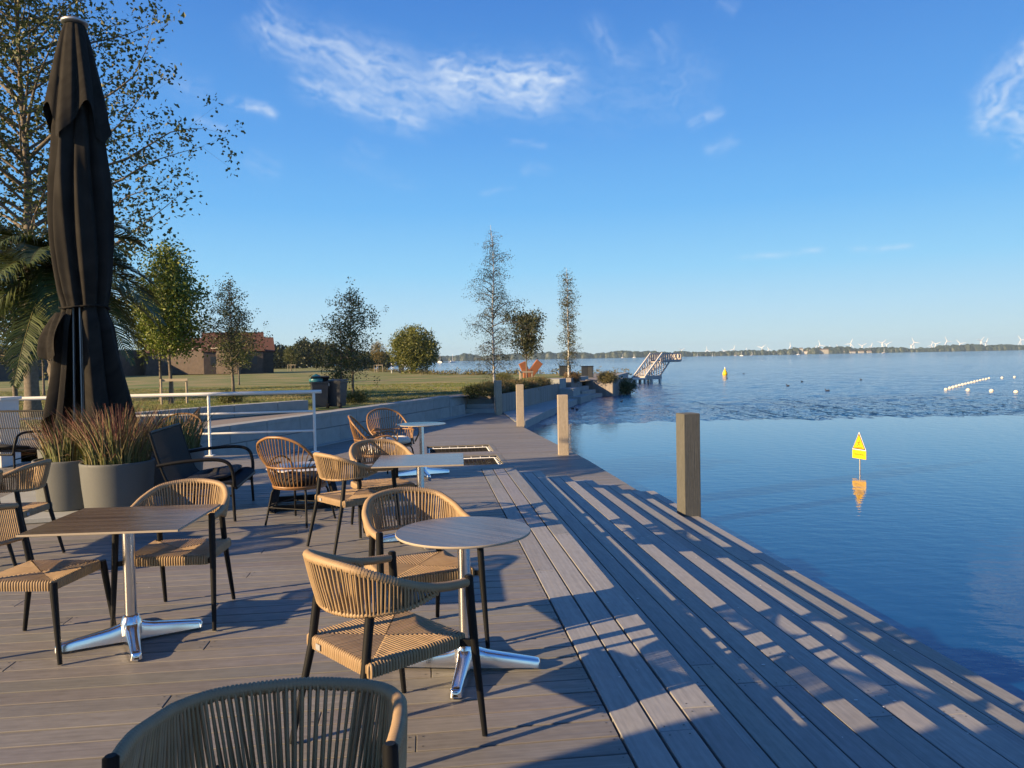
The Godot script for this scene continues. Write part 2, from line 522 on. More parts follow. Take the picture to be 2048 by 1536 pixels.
func _ready() -> void:
	rng.seed = 20
	cam_basis = Basis.from_euler(Vector3(deg_to_rad(-1.87), 0, deg_to_rad(-1.09)))
	var cam := Camera3D.new()
	cam.name = "camera"
	add_child(cam)
	cam.transform = Transform3D(cam_basis, Vector3(0, CAMY, 0))
	cam.fov = rad_to_deg(2.0 * atan(768.0 / F)); cam.near = 0.05; cam.far = 30000.0
	cam.current = true
	var env := Environment.new()
	env.background_mode = Environment.BG_SKY
	var sm := PanoramaSkyMaterial.new()
	sm.panorama = make_sky()
	env.sky = Sky.new(); env.sky.sky_material = sm
	env.tonemap_mode = Environment.TONE_MAPPER_LINEAR
	env.background_energy_multiplier = 0.46
	env.tonemap_exposure = 2.3
	env.fog_enabled = true; env.fog_density = 0.00010; env.fog_light_color = Color(0.72, 0.84, 0.93)
	env.sdfgi_enabled = true; env.ssao_enabled = true; env.ssil_enabled = true
	var we := WorldEnvironment.new()
	we.environment = env
	add_child(we)
	var sun := DirectionalLight3D.new()
	sun.name = "sun"
	add_child(sun)
	sun.light_energy = 1.6; sun.light_color = Color(1.0, 0.86, 0.66); sun.light_angular_distance = 0.53; sun.shadow_enabled = true
	var el := deg_to_rad(20.0)
	var az := deg_to_rad(62.0)
	sun.look_at_from_position(Vector3.ZERO, Vector3(sin(az) * cos(el), -sin(el), -cos(az) * cos(el)))
	make_materials()
	build_water()
	build_land()
	build_deck()
	build_walls()
	build_quay()
	build_furniture()
	build_parasols()
	build_small_things()
	build_trees()
	build_far()

# ---------------------------------------------------------------- water and land
var nz_edge := noise(81, 0.23, 4)
func calm_edge(x: float) -> float: return 30.2 + nz_edge.get_noise_1d(x * 0.5) * 0.9 + nz_edge.get_noise_1d(x * 9.0 + 40.0) * 1.3

func build_water() -> void:
	var k2 := Vector2(0.09, 0.18)
	var a := MB.new()
	var x := -12.0
	while x < 90.0:
		var p := Vector2(x, calm_edge(x))
		var q := Vector2(x + 0.2, calm_edge(x + 0.2))
		a.flat4(P(p.x, WL, -30), P(q.x, WL, -30), P(q.x, WL, q.y), P(p.x, WL, p.y), Vector3.UP, [Vector2(p.x * 0.09, -5.4), Vector2(q.x * 0.09, -5.4), q * k2, p * k2])
		x += 0.2
	for r in [[-5000, -12, -30, 30.2], [90, 5000, -30, 30.2]]:
		a.flat4(P(r[0], WL, r[2]), P(r[1], WL, r[2]), P(r[1], WL, r[3]), P(r[0], WL, r[3]), Vector3.UP, [Vector2(r[0], r[2]) * k2, Vector2(r[1], r[2]) * k2, Vector2(r[1], r[3]) * k2, Vector2(r[0], r[3]) * k2])
	# ruffled water as real waves of four lengths, the short ones only where the mesh is fine enough for them
	var b := MB.new()
	var wn := noise(77, 1.0, 2)
	var waves := [[0.55, 0.34], [1.1, 0.26], [2.3, 0.13], [4.6, 0.06]]
	var rows := []
	var d := 30.1
	var cols := 250
	while d < 430.0:
		var line := PackedVector3Array()
		var cell := maxf(0.12, 0.0042 * d)
		for c in cols + 1:
			var lat := lerpf(-0.30, 0.82, float(c) / cols) * d
			var dd := d + (calm_edge(lat) - 30.2) * smoothstep(60.0, 30.1, d)
			var h := 0.0
			for w in waves:
				var f := smoothstep(2.2, 4.5, w[0] / cell)
				if f > 0.0: h += f * w[1] * w[0] * 0.085 * wn.get_noise_2d(lat / w[0] * 0.62 + w[0] * 31.0, dd / w[0])
			line.append(P(lat, WL - 0.002 + h * smoothstep(30.1, 31.5, d) * smoothstep(430.0, 380.0, d), dd))
		rows.append(line)
		d += cell
	b.sheet(rows)
	for k in b.v.size(): b.t[k] = Vector2(b.v[k].x * 0.2, -b.v[k].z * 0.34)
	for r in range(0, rows.size() - 1):
		for e in [[0, -5000.0], [cols, 5000.0]]:
			var p: Vector3 = rows[r][e[0]]
			var q: Vector3 = rows[r + 1][e[0]]
			b.flat4(p, q, Vector3(e[1], WL, q.z), Vector3(e[1], WL, p.z), Vector3.UP, [Vector2(p.x, -p.z) * 0.2, Vector2(q.x, -q.z) * 0.2, Vector2(e[1], -q.z) * 0.2, Vector2(e[1], -p.z) * 0.2])
	var far_z: float = -rows[rows.size() - 1][0].z
	b.flat4(P(-5000, WL, far_z), P(5000, WL, far_z), P(5000, WL, 7000), P(-5000, WL, 7000), Vector3.UP, [Vector2(-5000, far_z) * 0.11, Vector2(5000, far_z) * 0.11, Vector2(5000, 7000) * 0.11, Vector2(-5000, 7000) * 0.11])
	var m := a.mesh()
	var arr := []
	arr.resize(Mesh.ARRAY_MAX)
	arr[Mesh.ARRAY_VERTEX] = b.v; arr[Mesh.ARRAY_NORMAL] = b.n; arr[Mesh.ARRAY_TEX_UV] = b.t; arr[Mesh.ARRAY_COLOR] = b.c; arr[Mesh.ARRAY_INDEX] = b.i
	m.add_surface_from_arrays(Mesh.PRIMITIVE_TRIANGLES, arr)
	m.surface_set_material(0, M.calm); m.surface_set_material(1, M.ruffled)
	var o := MeshInstance3D.new()
	o.mesh = m; o.name = "water"
	add_child(o)
	o.set_meta("kind", "structure")

func v2(p: Vector3) -> Vector2: return Vector2(p.x, -p.z)

const LOW := -0.69          # level of the lower deck
var wall_pts := []           # foot of the block wall, (lat, depth)
var quay := [Vector2(-0.43, 33.2), Vector2(2.65, 43.8), Vector2(4.3, 49.0), Vector2(6.6, 54.2), Vector2(11.4, 75.0)]
var shore := [Vector2(11.8, 77.0), Vector2(7.0, 74.0), Vector2(2.0, 77.0), Vector2(-3.5, 80.0), Vector2(-9.0, 88.0), Vector2(-13.0, 104.0), Vector2(-19.0, 116.0), Vector2(-26.0, 140.0), Vector2(-46.0, 190.0), Vector2(-60.0, 330.0), Vector2(-420.0, 480.0)]

func build_land() -> void:
	wall_pts = [Vector2(-7.85, 14.4), Vector2(-6.75, 17.8), Vector2(-5.6, 21.3), Vector2(-4.2, 25.7), Vector2(-2.55, 31.0), Vector2(-1.75, 33.4)]
	var poly := PackedVector2Array([Vector2(-420, -40), Vector2(-9.6, -40), Vector2(-9.9, wall_pts[0].y - 0.4)])
	for w in wall_pts: poly.append(w)
	poly.append(Vector2(-1.5, 34.9))
	poly.append(Vector2(-1.0, 34.2))
	for p in quay: poly.append(p)
	for p in shore: poly.append(p)
	var mb := MB.new()
	mb.poly_top(poly, 0.1)
	mb.skirt(PackedVector2Array(shore), -1.4, 0.1)
	struct("lawn", mb, M.lawn)
	# the paved way behind the block wall, and the path along the quay
	mb = MB.new()
	var way := PackedVector2Array([Vector2(-30, 13.5)])
	for w in wall_pts: way.append(w + Vector2(0.0, 0.1))
	for p in [Vector2(-1.5, 34.9), Vector2(-1.2, 36.0), Vector2(-2.0, 36.0), Vector2(-4.4, 28.6), v2(gp(614, 822, 0.1)) + Vector2(0.6, 0.3), v2(gp(377, 843, 0.1)), v2(gp(250, 856, 0.1)), Vector2(-30, 17)]: way.append(p)
	mb.poly_top(way, 0.106)
	struct("path", mb, M.paving)
	mb = MB.new()
	mb.poly_top(PackedVector2Array([Vector2(4.2, 49.2), Vector2(6.4, 54.4), Vector2(11.0, 74.0), Vector2(8.2, 74.0), Vector2(5.0, 58.0), Vector2(3.2, 50.0)]), 0.107)
	struct("path", mb, M.paving)

# ---------------------------------------------------------------- deck and steps (local x = towards the water, -z = along the shore)
func plank(parent, v0: float, v1: float, u0: float, u1: float, top: float, thick: float, called := "plank", m = null) -> void:
	var mb := MB.new()
	var s := rf(0.80, 1.12)
	mb.col = Color(s * rf(0.97, 1.04), s, s * rf(0.94, 1.04))
	mb.bx(Vector3((v0 + v1) * 0.5, top - thick * 0.5 - rf(0.0, 0.0025), -(u0 + u1) * 0.5), Vector3(v1 - v0, thick, u1 - u0), 0.004, Vector2(rf(0, 40), rf(0, 40)))
	obj(called, mb, M.deck if m == null else m, parent)

func dv(p: Vector2) -> Vector2:       # (lat, depth) -> the deck's own (v, u)
	var s := sin(deg_to_rad(TURN))
	var c := cos(deg_to_rad(TURN))
	return Vector2(p.x * c + p.y * s, -p.x * s + p.y * c)

func dw(v: float, y: float, u: float) -> Vector3:   # the other way round
	return deck_node.transform * Vector3(v, y, -u)

var step_v := [1.331, 1.852, 2.333, 2.80, 3.246, 3.685, 4.13]
var step_y := [0.0, -0.19, -0.315, -0.44, -0.565, -0.69, -0.815]

func build_deck() -> void:
	var d := Node3D.new()
	d.name = "deck"
	add_child(d)
	d.rotation_degrees.y = TURN
	d.set_meta("kind", "structure")
	deck_node = d
	var pitch := 0.150
	var u := -1.0
	var screws := MB.new()
	var row := 0
	while u < 14.25:
		var u1 := u + pitch - 0.0095
		var mid := u + pitch * 0.5
		var spans := []
		if mid < 11.4: spans.append([-9.3, 0.806])
		elif mid < 11.75: spans.append([-9.3, 1.331])
		else: spans.append([-9.3, -2.0])
		for s in spans:
			var cuts := [s[0]]
			if u < 9.5 and s[1] - s[0] > 3.0:
				var x: float = s[1] - [1.3, 3.1, 2.2, 0.9, 3.7][row % 5] + rf(-0.1, 0.1)
				var marks := []
				while x > s[0] + 0.6:
					marks.push_front(x)
					x -= 4.4
				cuts.append_array(marks)
			cuts.append(s[1])
			for k in cuts.size() - 1:
				plank(d, cuts[k] + 0.0015, cuts[k + 1] - 0.0015, u, u1, 0.0, 0.028)
				if u < 9.5:
					for e in [cuts[k] + 0.03, cuts[k + 1] - 0.03]:
						if e < -6.0: continue
						for f in [0.03, 0.115]: dot(screws, Vector3(e, 0.0006, -(u + f)), 0.0045)
		row += 1
		u += pitch
	# the border of three long boards at the top of the steps
	for k in 3:
		var v0: float = 0.815 + k * 0.1725
		var uu := -2.0 + k * 0.9
		var ends := [-2.0]
		while uu < 10.0:
			uu += [3.9, 4.3, 3.6][k]
			if uu < 10.5: ends.append(uu)
		ends.append(11.395)
		for e in ends.size() - 1:
			plank(d, v0, v0 + 0.160, ends[e] + 0.001, ends[e + 1] - 0.002, 0.002, 0.036, "plank", M.step)
			for f in [0.035, 0.125]:
				for g in [ends[e] + 0.04, ends[e + 1] - 0.04]: dot(screws, Vector3(v0 + f, 0.0026, -g), 0.005)
	# substructure: joists and edge boards
	var mb := MB.new()
	var j := -9.0
	while j < 0.8:
		mb.bx(Vector3(j, -0.11, -5.0), Vector3(0.06, 0.15, 12.6))
		j += 0.6
	obj("joist", mb, M.dark_wood, d)
	plank(d, -2.0, -1.975, 11.75, 14.26, -0.03, 0.66, "edge_board", M.deck)
	plank(d, -2.0, 1.331, 11.725, 11.745, -0.03, 0.66, "edge_board", M.deck)
	plank(d, -9.3, -2.0, 14.235, 14.26, -0.03, 0.66, "edge_board", M.deck)
	obj("screws", screws, M.screw, d).set_meta("kind", "stuff")
	# the lower deck beyond, level with the fifth step
	var ld := Node3D.new()
	ld.name = "lower_deck"
	add_child(ld)
	ld.rotation_degrees.y = TURN
	ld.set_meta("kind", "structure")
	var walls := []
	for q in wall_pts: walls.append(dv(q))
	u = 12.0
	while u < 33.2:
		var mid := u + pitch * 0.5
		var left := -2.3
		if mid > 14.3:
			for k in walls.size() - 1:
				if mid >= walls[k].y and mid < walls[k + 1].y: left = lerpf(walls[k].x, walls[k + 1].x, (mid - walls[k].y) / (walls[k + 1].y - walls[k].y)) + 0.02
			if mid >= walls[5].y: left = walls[5].x
		var right := 1.86 if mid < 12.95 else lerpf(3.66, 3.30, clampf((mid - 17.0) / 9.0, 0, 1))
		if (mid > 16.74 and mid < 18.72) or (mid > 19.18 and mid < 21.02):
			plank(ld, left, -0.115, u, u + pitch - 0.0095, LOW, 0.028); plank(ld, 1.815, right, u, u + pitch - 0.0095, LOW, 0.028)
		else: plank(ld, left, right, u, u + pitch - 0.0095, LOW, 0.028)
		u += pitch
	mb = MB.new()
	for e in [-2.1, -1.2, 2.2, 2.9]: mb.bx(Vector3(e, LOW - 0.10, -22.8), Vector3(0.06, 0.14, 20.4))
	obj("joist", mb, M.dark_wood, ld)
	# frames and nets in the two openings
	var nb := MB.new()
	for o in [[16.85, 18.6], [19.3, 20.9]]:
		for f in [[-0.11, 1.81, o[0] - 0.105, o[0]], [-0.11, 1.81, o[1], o[1] + 0.105]]: plank(ld, f[0], f[1], f[2], f[3], LOW + 0.002, 0.04, "frame_board")
		for f in [[-0.11, 0.0], [1.7, 1.81]]: plank(ld, f[0], f[1], o[0] + 0.002, o[1] - 0.002, LOW + 0.002, 0.04, "frame_board")
	# steps
	var s := Node3D.new()
	s.name = "wooden_steps"
	add_child(s)
	s.rotation_degrees.y = TURN
	s.set_meta("kind", "structure")
	for k in range(1, 7):
		var a: float = step_v[k - 1]
		var b: float = step_v[k]
		var w := 0.158
		for r in 3:
			var v1 := b - r * (w + 0.007)
			var v0 := maxf(v1 - w, a - 0.055)
			var uu := -2.0
			var n := 0
			var stop: float = 13.35 if k == 6 else (12.95 if k == 5 else 11.95 + 0.2 * k)
			while uu < stop:
				var l: float = [3.4, 4.2, 3.8, 4.4][(n + k * 3 + r * 2) % 4] * (0.6 if n == 0 else 1.0)
				var u2 := minf(uu + l, stop)
				if stop - u2 < 0.5: u2 = stop
				plank(s, v0, v1, uu + 0.001, u2 - 0.002, step_y[k], 0.036, "plank", M.step)
				for g in [uu + 0.04, u2 - 0.04]:
					for f in [0.035, 0.12]: if v0 + f < v1: dot(nb, Vector3(v0 + f, step_y[k] + 0.0006, -g), 0.005)
				uu = u2
				n += 1
		plank(s, a - 0.05, a - 0.025, -2.0, 12.0 if k < 6 else 13.3, step_y[k - 1] - 0.037, step_y[k - 1] - step_y[k] - 0.038, "riser", M.step)
		if k < 5: plank(s, step_v[k - 1] - 0.45, b, 11.955 + 0.2 * k, 12.145 + 0.2 * k, step_y[k], 0.036, "plank", M.step)
		if k < 5: plank(s, step_v[k - 1] - 0.45, b - 0.02, 12.11 + 0.2 * k, 12.13 + 0.2 * k, step_y[k] - 0.037, 0.1, "riser", M.step)
	plank(s, step_v[5] - 0.02, step_v[6], 13.355, 13.52, step_y[6], 0.036, "plank", M.step)
	plank(s, step_v[6] - 0.05, step_v[6] - 0.02, -2.0, 13.5, step_y[6] - 0.037, 0.12, "riser", M.step)
	mb = MB.new()
	for e in [0.5, 4.0, 7.5, 10.6]:
		for k in range(1, 7): mb.bx(Vector3((step_v[k - 1] + step_v[k]) * 0.5, step_y[k] - 0.25, -e), Vector3(0.08, 0.42, 0.08))
	obj("stringer", mb, M.dark_wood, s)
	obj("screws", nb, M.screw, s).set_meta("kind", "stuff")
	# bird droppings and flecks
	mb = MB.new()
	for k in 90:
		var st := rng.randi_range(0, 6)
		var x := rf(-3.0, 0.78) if st == 0 and rng.randf() < 0.6 else (rf(0.83, 1.3) if st == 0 else rf(step_v[st - 1] + 0.12, step_v[st] - 0.03))
		var y: float = (0.004 if x > 0.8 else 0.0016) + (step_y[st] if st > 0 else 0.0)
		dot(mb, Vector3(x, y, -rf(2.2, 9.0)), rf(0.003, 0.010), rf(0.6, 1.6))
	var o2 := obj("droppings", mb, mat(0.62, 0.62, 0.60, 0.8), s)
	o2.set_meta("kind", "stuff")
	# the nets themselves
	for o in [[16.85, 18.6, "rope net on a white bar in the deck opening nearer the wooden steps"], [19.3, 20.9, "rope net on a white bar in the deck opening nearer the timber posts"]]:
		var t := thing("deck_net", o[2], "net", dw(0.85, LOW - 0.07, (o[0] + o[1]) * 0.5), deg_to_rad(TURN), "nets hung in the deck openings")
		var hu: float = (o[1] - o[0]) * 0.5
		mb = MB.new()
		var loop := [Vector3(-0.79, 0, -hu + 0.06), Vector3(0.79, 0, -hu + 0.06), Vector3(0.79, 0, hu - 0.06), Vector3(-0.79, 0, hu - 0.06)]
		for k in 4: mb.seg(loop[k], loop[(k + 1) % 4], 0.016, 0.016, 8)
		obj("bar", mb, M.white_paint, t)
		mb = MB.new()
		mb.seg(Vector3(0, -0.01, -0.02), Vector3(0, 0.03, 0.062), 0.008, 0.008, 6)
		var hook := mb.mesh()
		for k in 4:
			var a: Vector3 = loop[k]
			var b: Vector3 = loop[(k + 1) % 4]
			var out := Vector3(a.x + b.x, 0, a.z + b.z).normalized()
			for q in 7:
				var ho := obj("hook", hook, M.white_paint, t)
				ho.position = a.lerp(b, (q + 0.5) / 7.0)
				ho.rotation.y = atan2(out.x, out.z)
		mb = MB.new()
		for k in 16:
			var x := (-0.5 + k / 15.0) * 1.5
			var pts := PackedVector3Array()
			for q in 9:
				var zz := lerpf(-hu + 0.07, hu - 0.07, q / 8.0)
				pts.append(Vector3(x, -0.05 * (1 - pow(zz / hu, 2)) * (1 - x * x * 1.5) - 0.01, zz))
			mb.tube(pts, 0.007, 5, false)
		for k in 15:
			var zz := lerpf(-hu + 0.09, hu - 0.09, k / 14.0)
			var pts := PackedVector3Array()
			for q in 9:
				var x := lerpf(-0.77, 0.77, q / 8.0)
				pts.append(Vector3(x, -0.05 * (1 - pow(zz / hu, 2)) * (1 - x * x * 1.5) - 0.004, zz))
			mb.tube(pts, 0.007, 5, false)
		obj("netting", mb, mat(0.022, 0.021, 0.02, 0.9), t)
	# timber posts
	var labels := ["stout dark square timber post rising from the lowest wooden steps", "pale sunlit timber post at the deck edge nearest the deck nets", "pale timber post with a notched side at the deck edge", "weathered grey timber post at the deck corner by the birch"]
	var at := [dw(4.02, -0.815, 11.35), gp(1127, 909, LOW), gp(1041, 852, LOW), P(-0.60, 0, 32.0)]
	var size := [0.275, 0.25, 0.26, 0.27]
	var top := [0.765, 0.765, 0.765, 0.765]
	var turn := [0.26, 0.02, 0.04, 0.30]
	for k in 4:
		var p: Vector3 = at[k]
		var t := thing("timber_post", labels[k], "post", Vector3(p.x, 0, p.z), turn[k], "timber posts along the water's edge")
		mb = MB.new()
		mb.bx(Vector3(0, (top[k] - 1.6) * 0.5, 0), Vector3(size[k], top[k] + 1.6, size[k]), 0.012, Vector2(rf(0, 9), rf(0, 9)))
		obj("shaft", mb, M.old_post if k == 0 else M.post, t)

func dot(mb: MB, p: Vector3, r: float, sx := 1.0) -> void:
	var c := mb.add(p, Vector3.UP, Vector2.ZERO)
	var ring := []
	for k in 6: ring.append(mb.add(p + Vector3(cos(k * PI / 3) * r * sx, 0, sin(k * PI / 3) * r), Vector3.UP, Vector2.ZERO))
	for k in 6: mb.tri(c, ring[k], ring[(k + 1) % 6])

# ---------------------------------------------------------------- block walls, railing
func block_run(parent, pts: Array, hs: Array, off: float, courses: int, thick: float, base_y: float, blk: float) -> void:
	# lay blocks along the path; hs = wall height at each point
	var ln := [0.0]
	for k in pts.size() - 1: ln.append(ln[k] + pts[k].distance_to(pts[k + 1]))
	var total: float = ln[-1]
	for c in courses:
		var s := 0.0
		var n := 0
		while s < total - 0.05:
			var e := minf(s + blk * ((0.5 if (n == 0 and c % 2 == 1) else 1.0)) * rf(0.92, 1.08), total)
			if total - e < 0.3: e = total
			var q := []
			for x in [s, e]:
				var k := 0
				while k < pts.size() - 2 and ln[k + 1] < x: k += 1
				var f: float = (x - ln[k]) / (ln[k + 1] - ln[k])
				var p: Vector2 = pts[k].lerp(pts[k + 1], f)
				var h: float = lerpf(hs[k], hs[k + 1], f)
				q.append([p, h])
			var d: Vector2 = (q[1][0] - q[0][0]).normalized()
			var nrm := Vector2(-d.y, d.x) * off
			var a := P(q[0][0].x + nrm.x, base_y + q[0][1] * (c + 0.5) / courses, q[0][0].y + nrm.y)
			var b := P(q[1][0].x + nrm.x, base_y + q[1][1] * (c + 0.5) / courses, q[1][0].y + nrm.y)
			var gap := (b - a).normalized() * 0.004
			var mb := MB.new()
			var tn := rf(0.86, 1.1)
			mb.col = Color(tn, tn, tn)
			mb.bar(a + gap, b - gap, thick - rf(0.0, 0.006), (q[0][1] + q[1][1]) * 0.5 / courses - 0.008, 0.012)
			for k in mb.t.size(): mb.t[k] += Vector2(s * 3.7, c * 5.3)
			obj("block", mb, M.concrete, parent)
			s = e
			n += 1

func build_walls() -> void:
	var t := thing("block_wall", "long straight wall of pale concrete blocks beside the lower deck", "wall")
	block_run(t, wall_pts.slice(0, 5), [0.9, 0.9, 0.9, 0.9, 0.9], 0.22, 2, 0.42, LOW, 1.5)
	var d: Vector2 = (wall_pts[5] - wall_pts[4]).normalized()
	block_run(t, [wall_pts[4] + d * 0.01, wall_pts[4] + d * 1.7], [0.45, 0.45], 0.22, 1, 0.42, LOW, 1.0)
	var mb := MB.new()
	var wa: Vector2 = wall_pts[0]
	var wb: Vector2 = wall_pts[5]
	mb.bar(P(wa.x + 0.12, LOW + 0.012, wa.y), P(wb.x + 0.12, LOW + 0.012, wb.y), 0.3, 0.02)
	obj("footing_strip", mb, M.concrete, t)
	mb = MB.new()
	mb.bar(P(-2.78, -0.3, 31.02), P(-2.1, -0.3, 35.3), 0.5, 0.8, 0.01)
	obj("end_block", mb, M.concrete, t)
	# low wall on the lawn side of the paved way
	t = thing("low_block_wall", "low single course of concrete blocks along the lawn beyond the railing", "wall")
	block_run(t, [v2(gp(150, 866, 0.1)), v2(gp(250, 856, 0.1)), v2(gp(377, 843, 0.1)), v2(gp(500, 832, 0.1)), v2(gp(618, 822, 0.1))], [0.36, 0.36, 0.36, 0.36, 0.36], 0.2, 1, 0.38, 0.1, 1.6)
	# steps up to the lawn at the end of the deck
	t = thing("concrete_steps", "four concrete steps between the block wall and the timber planter", "steps")
	for k in 4:
		mb = MB.new()
		mb.bx(P(-1.35 + 0.05 * k, LOW + 0.095 + 0.195 * k - 0.15, 33.5 + 0.5 * k), Vector3(1.5, 0.49, 0.49), 0.012, Vector2(k, k * 2.0))
		obj("step", mb, M.concrete, t)
	# white tube railing
	t = thing("railing", "white painted tube railing with three rails in front of block wall", "railing")
	var r0 := Vector2(-3.66, 14.0)
	var dir := Vector2(-4.85, -0.62).normalized()
	for k in 4:
		var p := r0 + dir * 1.86 * k
		mb = MB.new()
		mb.seg(P(p.x, 0.0, p.y), P(p.x, 1.10, p.y), 0.026, 0.026, 12)
		var post := obj("post", mb, M.white_paint, t)
		mb = MB.new()
		mb.bx(P(p.x, 0.006, p.y), Vector3(0.14, 0.012, 0.14), 0.002)
		obj("foot_plate", mb, M.white_paint, post)
	for q in [[1.12, 0.033, 0.14], [0.76, 0.02, 0.0], [0.40, 0.02, 0.0]]:
		var a: Vector2 = r0 - dir * q[2]
		var b: Vector2 = r0 + dir * 7.2
		mb = MB.new()
		mb.seg(P(a.x, q[0], a.y), P(b.x, q[0], b.y), q[1], q[1], 12)
		obj("rail", mb, M.white_paint, t)

# ---------------------------------------------------------------- quay beyond the deck
func boards(parent, a: Vector2, b: Vector2, y0: float, y1a: float, y1b: float, w := 0.2, y0b := 99.0) -> void:
	if y0b > 90.0: y0b = y0
	var l := a.distance_to(b)
	var n := int(l / w)
	var d := (b - a) / l
	for k in n:
		var f := (k + 0.5) / n
		var p := a.lerp(b, f)
		var y1 := lerpf(y1a, y1b, f)
		var lo := lerpf(y0, y0b, f)
		var mb := MB.new()
		var s := rf(0.8, 1.12)
		mb.col = Color(s, s * rf(0.97, 1.0), s * rf(0.93, 1.0))
		var x := Vector3(d.x, 0, -d.y)
		mb.box(Transform3D(Basis(x, Vector3.UP, x.cross(Vector3.UP)), P(p.x, (lo + y1) * 0.5, p.y)), Vector3(l / n - 0.008, y1 - lo, 0.035 + rf(0, 0.006)), 0.003, Vector2(rf(0, 9), rf(0, 9)))
		obj("board", mb, M.cladding, parent)

func slab_box(parent, called: String, c: Vector2, dir: Vector2, along_: float, across: float, y0: float, y1: float, m) -> void:
	var x := Vector3(dir.x, 0, -dir.y).normalized()
	var mb := MB.new()
	var s := rf(0.9, 1.08)
	mb.col = Color(s, s, s)
	mb.box(Transform3D(Basis(x, Vector3.UP, x.cross(Vector3.UP)), P(c.x, (y0 + y1) * 0.5, c.y)), Vector3(along_, y1 - y0, across), 0.02, Vector2(c.x, c.y))
	obj(called, mb, m, parent)

func build_quay() -> void:
	var A: Vector2 = quay[0]
	var B: Vector2 = quay[1]
	var d := (B - A).normalized()
	var nr := Vector2(d.y, -d.x)          # towards the water
	var t := thing("timber_planter", "long planter clad in upright grey boards behind the deck corner", "planter")
	boards(t, A, B, LOW, 0.14, 0.20, 0.22)
	boards(t, Vector2(-1.35, 35.4), A - d * 0.02, LOW, 0.14, 0.14, 0.22)
	var mb := MB.new()
	mb.poly_top(PackedVector2Array([A - nr * 0.03, B - nr * 0.03, B - nr * 2.0, Vector2(-1.3, 36.6), Vector2(-1.3, 35.45)]), 0.13)
	obj("soil", mb, M.soil, t)
	mb = MB.new()
	mb.bar(P(A.x, -0.45, A.y) , P(B.x, -0.45, B.y), 0.02, 1.1)
	mb.v = PackedVector3Array(Array(mb.v).map(func(p): return p - Vector3(nr.x, 0, -nr.y) * 0.05))
	obj("lining", mb, M.dark_wood, t)
	t = thing("quay_ledge", "concrete ledge along the foot of the timber planter at the water", "ledge")
	var inner := [Vector2(0.10, 28.2), Vector2(-0.40, 33.1), B]
	var outer := [Vector2(0.46, 28.2), Vector2(1.42, 33.0), Vector2(4.0, 44.4)]
	for seg in 2:
		var n := 2 if seg == 0 else 5
		for k in n:
			var q := PackedVector2Array()
			for e in [[inner, k + 0.003], [outer, k + 0.003], [outer, k + 0.997], [inner, k + 0.997]]: q.append(e[0][seg].lerp(e[0][seg + 1], e[1] / n))
			mb = MB.new()
			mb.poly_top(q, -0.66, 0.5)
			mb.skirt(q, -1.3, -0.66, true)
			obj("block", mb, M.concrete, t)
	# stepped blocks beyond the planter
	t = thing("stepped_quay", "stepped concrete blocks going down to the water beyond the timber planter", "quay steps")
	for q in [[B + d * 0.9 - nr * 0.6, 1.8, 1.4, -0.6, 0.46], [B + d * 1.0 + nr * 0.5, 2.0, 0.8, -0.9, -0.1], [B + d * 1.3 + nr * 0.9, 3.4, 1.0, -1.3, -0.55]]: slab_box(t, "block", q[0], d, q[1], q[2], q[3], q[4], M.concrete)
	var C: Vector2 = quay[2]
	var e: Vector2 = (quay[3] - quay[2]).normalized()
	var ne := Vector2(e.y, -e.x)
	t = thing("square_planter", "square planter of upright boards holding the slim farther birch", "planter")
	var c0 := B + d * 2.4 - nr * 0.7
	boards(t, c0 - nr * 0.9 - d * 0.1, c0 + nr * 1.0 - d * 0.1, -0.1, 0.45, 0.45, 0.21)
	boards(t, c0 + nr * 1.0 - d * 0.1, c0 + nr * 1.0 + d * 2.6, -0.9, 0.45, 0.45, 0.21)
	mb = MB.new()
	mb.poly_top(PackedVector2Array([c0 - nr * 0.9, c0 + nr * 0.96, c0 + nr * 0.96 + d * 2.6, c0 - nr * 0.9 + d * 2.6]), 0.40)
	obj("soil", mb, M.soil, t)
	t = thing("concrete_stairs", "concrete stairs to the water between the two timber boxes", "steps")
	for k in 4: slab_box(t, "step", C + e * (0.2 + k * 0.25) + ne * (-0.6 + k * 0.42), e, 3.2 - k * 0.2, 0.46, -1.2, 0.05 - k * 0.26, M.concrete)
	t = thing("timber_box", "low box of upright grey boards standing out over the water", "planter")
	var b0: Vector2 = C + e * 2.6 - ne * 0.4
	boards(t, b0, b0 + ne * 1.9, -0.95, 0.16, 0.16, 0.22)
	boards(t, b0 + ne * 1.9, b0 + ne * 1.9 + e * 4.6, -0.95, 0.16, 0.16, 0.22)
	mb = MB.new()
	mb.poly_top(PackedVector2Array([b0, b0 + ne * 1.9, b0 + ne * 1.9 + e * 4.6, b0 + e * 4.6]), 0.13)
	obj("paving", mb, M.paving, t)
	t = thing("far_quay", "straight concrete quay running out to the diving tower", "quay")
	var D: Vector2 = quay[3]
	var E: Vector2 = quay[4]
	var g := (E - D).normalized()
	var ng := Vector2(g.y, -g.x)
	for k in 7:
		slab_box(t, "block", D.lerp(E, (k + 0.5) / 7.0) - ng * 0.15, g, D.distance_to(E) / 7.0 - 0.02, 0.5, -1.3, 0.14, M.concrete)
		slab_box(t, "ledge", D.lerp(E, (k + 0.5) / 7.0) + ng * 0.4, g, D.distance_to(E) / 7.0 - 0.02, 0.55, -1.3, -0.45, M.concrete)
	slab_box(thing("concrete_bench", "low concrete block seat on the quay path", "bench"), "seat", C + e * 3.6 - ne * 1.2, e, 2.4, 0.6, 0.1, 0.36, M.concrete)
	# diving tower
	t = thing("diving_tower", "open steel diving tower with slanting stairs and high platform over the water", "tower", P(13.4, 0, 75.0), deg_to_rad(40))
	var ds := 1.5
	mb = MB.new()
